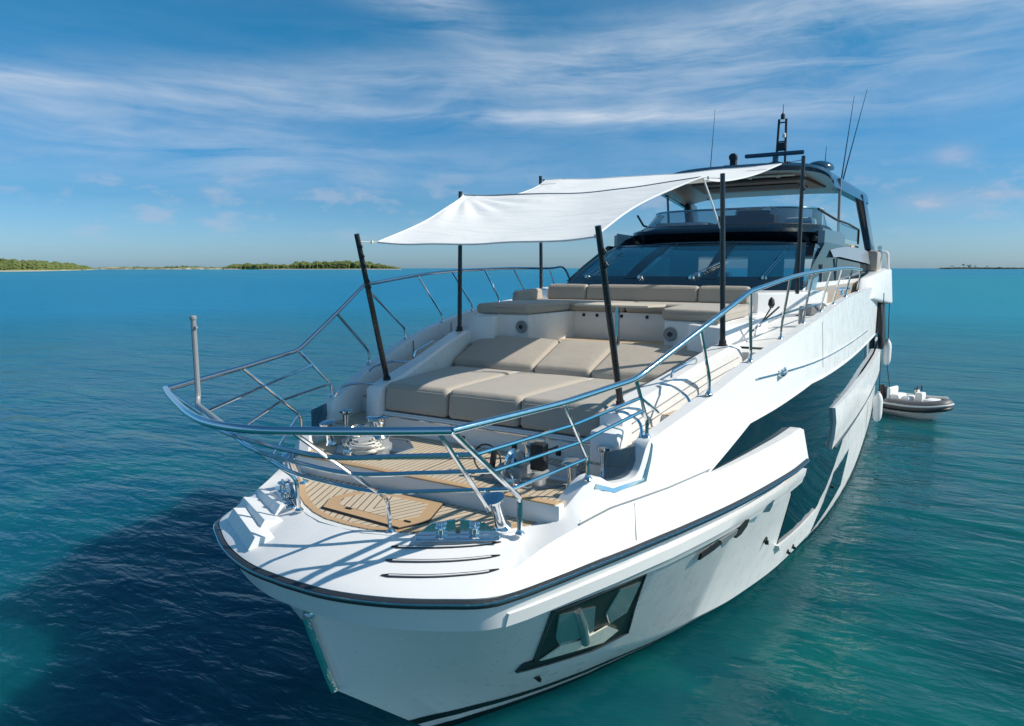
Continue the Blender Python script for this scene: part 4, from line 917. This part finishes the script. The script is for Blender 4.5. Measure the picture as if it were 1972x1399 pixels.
for u, s in ((0, -1), (1, 1)): mk('side_edge', grid([[ht_(u, j / 14, True) for j in range(15)], [tuple(Vector(ht_(u, j / 14, True)) + Vector((s * .05, 0, -.22))) for j in range(15)], [tuple(Vector(ht_(u, j / 14, False)) - Vector((s * .12, 0, .16))) for j in range(15)]]), 'darkgel', hard, smooth=70)
mk('sunroof_recess', prism([(-1.5, 19.7), (1.5, 19.7), (1.75, 22.0), (-1.75, 22.0)], 7.30, 7.37, .01), 'brown', hard)
mk('roof_lining', prism([(-1.2, 20.3), (1.2, 20.3), (1.35, 21.4), (-1.35, 21.4)], 7.27, 7.31, .01), 'blackmat', hard)
mk('lamp_bar', join(box(-.5, 1.3, 19.15, 19.3, 7.36, 7.40, .01), lathe([(.05, 0), (.05, .04)], (.2, 19.2, 7.33), 12), lathe([(.05, 0), (.05, .04)], (.9, 19.2, 7.33), 12)), 'navlight', hard)
for s_ in (1, -1):
    lg = hexa([(s_ * 2.70, 24.6, 5.55), (s_ * 2.90, 24.4, 5.55), (s_ * 2.95, 25.6, 5.55), (s_ * 2.75, 25.8, 5.55), (s_ * 2.42, 22.9, 7.12), (s_ * 2.66, 22.8, 7.15), (s_ * 2.70, 23.6, 7.15), (s_ * 2.46, 23.8, 7.12)], .04)
    mk('hardtop_leg', lg, 'darkgel', hard)
    mk('hardtop_stay', tube([(s_ * 2.30, 20.4, 5.68), (s_ * 2.30, 20.0, 7.32)], .035, 10), 'greypaint', hard)
# mast, radar, domes, horn, antennas
mast = mk('signal_mast', join(tube([(.28, 22.3, 7.5), (.32, 22.3, 9.40)], .035, 8), tube([(.56, 22.3, 7.5), (.52, 22.3, 9.40)], .035, 8), *[tube([(.29, 22.3, z), (.55, 22.3, z)], .02, 6) for z in (8.5, 8.75, 9.3)], box(.30, .54, 22.25, 22.4, 8.5, 8.72, .02), lathe([(.06, 0), (.06, .12), (.03, .16), (.012, .2), (.008, .42)], (.42, 22.3, 9.40), 12)), 'blackmat', yacht)
mk('mast_light', lathe([(.05, 0), (.05, .1), (.03, .12)], (.50, 22.2, 8.85), 12), 'navlight', mast)
rad = mk('radar_scanner', join(box(-.34, 1.26, 20.9, 21.05, 8.14, 8.25, .035), lathe([(.18, 0), (.22, .2), (.20, .40), (.08, .44), (.08, .62)], (.50, 21.0, 7.56), 20)), 'darkgel', yacht)
mk('ensign', box(.82, .96, 20.6, 20.62, 7.78, 7.92, .004), 'red', rad)
cm = mk('searchlight', join(box(-.52, -.34, 19.9, 20.1, 7.5, 8.02, .05), lathe([(.10, -.1), (.12, 0), (.10, .1)], (-.43, 19.95, 8.04), 16, Vector((0, 1, 0))), box(-.68, -.5, 19.9, 20.0, 7.76, 7.84, .02)), 'blackmat', yacht)
mk('satellite_dome', lathe([(.38, 0), (.38, .05), (.34, .13), (.24, .20), (.10, .24), (.01, .25)], (1.66, 21.0, 7.68), 24), 'darkgel', yacht)
mk('horn', lathe([(.03, 0), (.06, .1), (.1, .14)], (1.82, 21.0, 7.55), 12, Vector((.2, -.8, .1))), 'steel', yacht)
for b, t in (((-2.0, 23.4, 7.25), (-1.93, 23.6, 10.2)), ((2.10, 22.2, 7.3), (2.28, 22.6, 9.9)), ((2.12, 22.2, 7.3), (2.58, 22.9, 10.1)), ((1.72, 21.6, 7.5), (1.74, 21.6, 8.40))):
    mk('whip_antenna', tube([Vector(b), (Vector(b) + Vector(t)) / 2, Vector(t)], [.022, .014, .006], 6), 'darkgel', yacht)
mk('fly_locker', box(1.72, 1.98, 19.6, 19.8, 6.1, 6.55, .04), 'navlight', yacht)
# aft quarter: overhanging wing, life ring bracket, fender board
for s_ in (1, -1):
    mk('quarter_wing', hexa([(s_ * 2.9, 19.5, 4.25), (s_ * 3.28, 19.8, 4.2), (s_ * 3.52, 27.4, 3.75), (s_ * 2.9, 27.4, 3.75), (s_ * 2.85, 20.5, 4.75), (s_ * 3.12, 20.8, 4.78), (s_ * 3.42, 27.2, 5.0), (s_ * 2.85, 27.2, 5.0)], .10, 4), 'gel', yacht)
    mk('wing_strut', hexa([(s_ * 3.3, 24.0, 2.5), (s_ * 3.44, 24.0, 2.5), (s_ * 3.44, 26.4, 2.5), (s_ * 3.3, 26.4, 2.5), (s_ * 3.16, 24.2, 3.9), (s_ * 3.3, 24.2, 3.9), (s_ * 3.3, 26.6, 3.9), (s_ * 3.16, 26.6, 3.9)], .03), 'blackmat', yacht)
    mk('aft_locker', box(*sorted((s_ * 2.7, s_ * 3.1)), 24.4, 27.2, 4.9, 5.55, .08), 'beigepanel', yacht)
mk('boarding_davit', tube(fillet([(3.05, 26.4, 4.95), (3.10, 26.4, 5.55), (3.28, 26.4, 5.52), (3.33, 26.4, 4.95)], .1), .05, 10), 'gel', yacht)
mk('davit_winch', join(box(2.98, 3.12, 26.2, 26.4, 5.2, 5.6, .03), lathe([(.07, 0), (.07, .1)], (3.05, 26.2, 5.68), 14, Vector((0, 1, 0)))), 'steel', yacht)
# deck fittings on the port walkway
mk('deck_lamp', lathe([(.05, 0), (.05, .26), (.03, .28)], (2.70, 11.4, 4.14), 14), 'greypaint', yacht)
mk('boat_hook', join(tube([(2.28, 9.75, 4.13), (2.52, 10.4, 4.45)], .014, 6), lathe([(.02, 0), (.05, .05), (.04, .12), (.01, .16)], (2.38, 10.6, 4.42), 10), tube([(2.36, 9.9, 4.2), (2.40, 10.7, 4.5)], .01, 6)), 'blackmat', yacht)
mk('mooring_cleat', join(tube([(2.90, 14.6, 4.60), (3.02, 15.4, 4.60)], .03, 8), lathe([(.04, 0), (.03, .12)], (2.94, 14.85, 4.48), 10), lathe([(.04, 0), (.03, .12)], (2.98, 15.2, 4.48), 10)), 'steel', yacht)
mk('walkway_gate', prism([(2.45, 12.6), (2.70, 12.5), (2.85, 12.9), (2.6, 13.2)], 4.2, 4.40, .02), 'greypaint', yacht)

# ============ fenders ============
def fender(x, y, z, label, top):
    e = empty('boat_fender', (x, y, z), label, 'fender', 'white fenders along the stern quarter')
    mk('fender_body', lathe([(.02, 0), (.07, .03), (.11, .12), (.12, .25), (.12, .62), (.10, .74), (.06, .82), (.03, .86), (.03, .9)], (x, y, z), 18), 'vinyl', e)
    mk('fender_line', tube([(x, y, z + .88), (x - .06, y, top)], .012, 6), 'blackmat', e)
fender(3.47, 22.3, .55, 'large white fender hanging lowest on the hull just left of the grey dinghy', 4.3)
fender(3.50, 26.2, 1.75, 'small white fender hanging above the dinghy near the stern corner', 4.2)

# ============ tender ============
td = empty('rigid_inflatable_dinghy', (4.5, 27.2, 0), 'small grey and black rigid inflatable dinghy with white seats floating by the stern', 'dinghy')
def tp(p, yaw=R(78)):   # local: x right, y forward
    c, s = math.cos(yaw), math.sin(yaw); q = .66; return (4.38 + (p[0] * c - p[1] * s) * q, 26.5 + (p[0] * s + p[1] * c) * q, p[2] * 1.08 - .02)
TY = R(-112)
def tpt(p): return tp(p, TY)
outl = [(-.72, -1.35, .42), (-.74, -.6, .42), (-.76, .2, .43), (-.66, .9, .47), (-.36, 1.38, .53), (0, 1.52, .56), (.36, 1.38, .53), (.66, .9, .47), (.76, .2, .43), (.74, -.6, .42), (.72, -1.35, .42)]
sp_ = smoothpath(outl, 6); tb_ = [Vector(tpt(p)) for p in sp_]; rr_ = [.14 if 0 < i < len(tb_) - 1 else .06 for i in range(len(tb_))]; rr_ = [min(.18, .06 + .12 * min(1, min(i, len(tb_) - 1 - i) / 4)) for i in range(len(tb_))]
tube_o = mk('inflatable_tube', tube(tb_, rr_, 16), 'hypgrey', td)
def off_(d, h): 
    out = []
    for i, p in enumerate(sp_):
        t = (sp_[min(i + 1, len(sp_) - 1)] - sp_[max(i - 1, 0)]); nrm = Vector((t.y, -t.x, 0)).normalized() * -1; out.append(Vector(tpt(p + nrm * d + Vector((0, 0, h)))))
    return out
mk('rub_strake', tube(off_(.25, .02), .035, 8), 'hyplight', tube_o)
mk('lower_strake', tube(off_(.17, -.10), .075, 8), 'hypblack', tube_o)
mk('top_patch', tube([p for p in off_(.06, .175)][3:24], .07, 8), 'hyplight', tube_o)
hl = []
for y, wv_, zk in ((-1.35, .62, .02), (-.5, .66, 0), (.5, .6, .02), (1.1, .36, .14), (1.42, .05, .40)):
    hl.append([tpt((-wv_, y, .34)), tpt((-wv_ * .8, y, .12 + zk * .5)), tpt((0, y, -.10 + zk)), tpt((wv_ * .8, y, .12 + zk * .5)), tpt((wv_, y, .34))])
mk('dinghy_hull', grid(hl), 'gel', td)
sc_ = .86
def tbox(x0, x1, y0, y1, z0, z1, b=.03): 
    v = box(x0, x1, y0, y1, z0, z1, b, 3); return [tpt(p) for p in v[0]], v[1]
mk('dinghy_floor', tbox(-.6, .6, -1.3, 1.0, .28, .34, .005), 'hyplight', td)
mk('console', join(tbox(-.32, .18, .10, .45, .34, .82, .05), tbox(-.30, .16, .05, .15, .8, .88, .02)), 'gel', td)
mk('grab_rail', tube(fillet([tpt((-.34, .2, .84)), tpt((-.34, .2, 1.02)), tpt((.2, .2, 1.02)), tpt((.2, .2, .84))], .06), .02, 8), 'blackmat', td)
mk('steering_wheel', tube([tpt((-.07 + .13 * math.cos(a * math.pi / 8), .04 - .03 * math.sin(a * math.pi / 8), .80 + .13 * math.sin(a * math.pi / 8))) for a in range(17)], .014, 6), 'blackmat', td)
for y0, z1, in ((-.95, .70), (-.45, .66)):
    mk('bench_seat', tbox(-.50, .50, y0, y0 + .42, .36, z1, .08), 'vinyl', td)
mk('seat_back', tbox(-.50, .50, -1.12, -.96, .5, .90, .07), 'vinyl', td)
mk('bow_cushion', tbox(-.46, .46, .55, 1.2, .40, .66, .1), 'vinyl', td)
mk('outboard_motor', join(tbox(-.16, .16, -1.72, -1.38, .45, .92, .08), tbox(-.07, .07, -1.62, -1.46, -.25, .5, .02)), 'hypblack', td)
pl = mk('painter_line', tube(smoothpath([(3.42, 27.0, 2.55), (3.5, 27.0, 1.7), tpt((0, -1.3, .8)) if False else (3.66, 27.0, .75), (3.75, 27.1, .58)], 5), .014, 6), 'hypblack', origin=(3.42, 27.0, .6)); tag(pl, 'thin dark line running from the stern down to the dinghy', 'rope')

# ============ islands ============
random.seed(11)
YAW = R(30.5)
def wpt(px, d, z=0):
    """ground point seen at picture column px, at depth d"""
    u = (px - 986) / 1315 * d; return (4.2 + u * math.cos(YAW) - d * math.sin(YAW), u * math.sin(YAW) + d * math.cos(YAW), z)
def island(name, pxs, d0, depth, hs, label=None, seed=0, sandw=1.0, fol=None, foln=900, leaf='leaf', beach='sand', lsz=5, gap=0):
    """low ground with a sandy rim; hs: crown height at each column"""
    rows = []
    K = [(-1.08, -.6), (-1.0, .6), (-.93, 1.6), (-.5, 3.2), (0, 4.0), (.6, 3), (1.0, -.6)]
    for v, z in K:
        row = []
        for px, dd in zip(pxs, d0):
            e = 1
            wob = 1 + .10 * mnoise.noise(Vector((px * .03, seed, v)))
            row.append(wpt(px, dd * wob ** .3 + depth * (v + 1) / 2 * wob, z * sandw * (1 + .4 * mnoise.noise(Vector((px * .05, v, seed))))))
        rows.append(row)
    g_ = mk('island_ground', grid(rows), beach, smooth=60); tag(g_, kind='structure')
    V, F = [], []
    for _ in range(foln):
        t = random.random() * (len(pxs) - 1); i = int(t); k = t - i; h = hs[i] * (1 - k) + hs[i + 1] * k
        if h < 2.5 or (gap and mnoise.noise(Vector((t * 3.1, seed, 2))) < gap): continue
        px = pxs[i] * (1 - k) + pxs[i + 1] * k; dd = d0[i] * (1 - k) + d0[i + 1] * k; v = random.random() ** 1.3
        hh = h * (.45 + .55 * math.sin(math.pi * min(1, .18 + v))) * (.80 + .40 * mnoise.noise(Vector((px * .09, v * 4, seed))) + .16 * random.random())
        for lay in range(3):
            z = hh * (1 - lay * .33) ; s = lsz * (.7 + .7 * random.random()); c = Vector(wpt(px + random.uniform(-1, 1), dd + depth * (.06 + .8 * v), max(1.5, z - s * .4)))
            base = len(V); m_ = 7
            ring0 = [c + Vector((math.cos(a) * s * random.uniform(.7, 1.1), math.sin(a) * s * random.uniform(.7, 1.1), -s * .45)) for a in [2 * math.pi * q / m_ for q in range(m_)]]
            ring1 = [c + Vector((math.cos(a + .4) * s * random.uniform(.5, .9), math.sin(a + .4) * s * random.uniform(.5, .9), s * random.uniform(.1, .45))) for a in [2 * math.pi * q / m_ for q in range(m_)]]
            V += ring0 + ring1 + [c + Vector((0, 0, s * random.uniform(.5, .9)))]
            for q in range(m_):
                r_ = (q + 1) % m_; F += [(base + q, base + r_, base + m_ + r_), (base + q, base + m_ + r_, base + m_ + q), (base + m_ + q, base + m_ + r_, base + 2 * m_)]
    w_ = mk('woodland', (V, F), leaf, smooth=None, origin=wpt(pxs[len(pxs) // 2], d0[len(pxs) // 2])); tag(w_, label, 'woodland', kind='stuff')
    return w_
island('near', [-160, -80, 0, 40, 80, 110, 140, 165, 182, 196], [880, 930, 1000, 1060, 1150, 1300, 1500, 1800, 2150, 2500], 260, [19, 19, 18, 18, 19, 18, 17, 13, 8, 1], 'green scrub woodland covering the nearer low island at the far left', 1, foln=3600, lsz=2.5)
island('strip', [195, 230, 270, 310, 350, 400, 440], [2900, 2900, 2900, 2900, 2900, 3000, 3100], 300, [1, 8, 12, 9, 18, 13, 6], 'scattered dark bushes on the low sandy strip between the two green islands', 2, sandw=2.6, foln=500, lsz=3.6, gap=.0, beach='dune')
island('mid', [436, 450, 480, 520, 562, 575, 620, 660, 700, 740, 765, 775], [3000] * 12, 400, [8, 20, 25, 24, 20, 32, 36, 37, 34, 22, 10, 1], 'long dark green wooded island rising towards the leftmost black pole', 3, sandw=1.6, foln=4200, lsz=5)
island('right', [1798, 1815, 1840, 1880, 1920, 1960, 2000, 2060], [4200] * 8, 500, [1, 6, 10, 9, 9, 7, 14, 16], 'dark thin line of trees on the distant islet at the far right', 4, sandw=1.2, foln=700, leaf='leafdark', beach='leafdark', lsz=7)
# a few single trees standing proud of the far right islet
def tree(px, d, h, cr, label, leaf='leafdark'):
    e = empty('distant_tree', wpt(px, d, 1), label, 'tree', 'single trees on the far right islet')
    b = Vector(wpt(px, d, 1)); mk('trunk', tube([b, b + Vector((h * .03, 0, h * .6))], [h * .035, h * .02], 6), 'brown', e)
    V, F = [], []
    for _ in range(60):
        c = b + Vector((random.gauss(0, cr * .5), random.gauss(0, cr * .5), h * .78 + random.gauss(0, cr * .28))); s = cr * .25 * random.uniform(.6, 1.2); k = len(V)
        V += [c + Vector((random.uniform(-s, s), random.uniform(-s, s), random.uniform(-s, s))) for _ in range(4)]; F += [(k, k + 1, k + 2), (k, k + 2, k + 3), (k, k + 1, k + 3), (k + 1, k + 2, k + 3)]
    mk('crown', (V, F), leaf, e, smooth=None)
for px, h, cr, lb in ((1825, 22, 7, 'round dark tree, first from the left on the far right islet'), (1847, 32, 8, 'tallest thin tree near the middle of the far right islet'), (1858, 24, 12, 'wide dark tree clump right of the tallest thin tree'), (1869, 22, 6, 'small dark tree just right of the wide clump'), (1892, 20, 6, 'lone small tree farther right on the far islet')):
    tree(px, 4250, h, cr, lb)
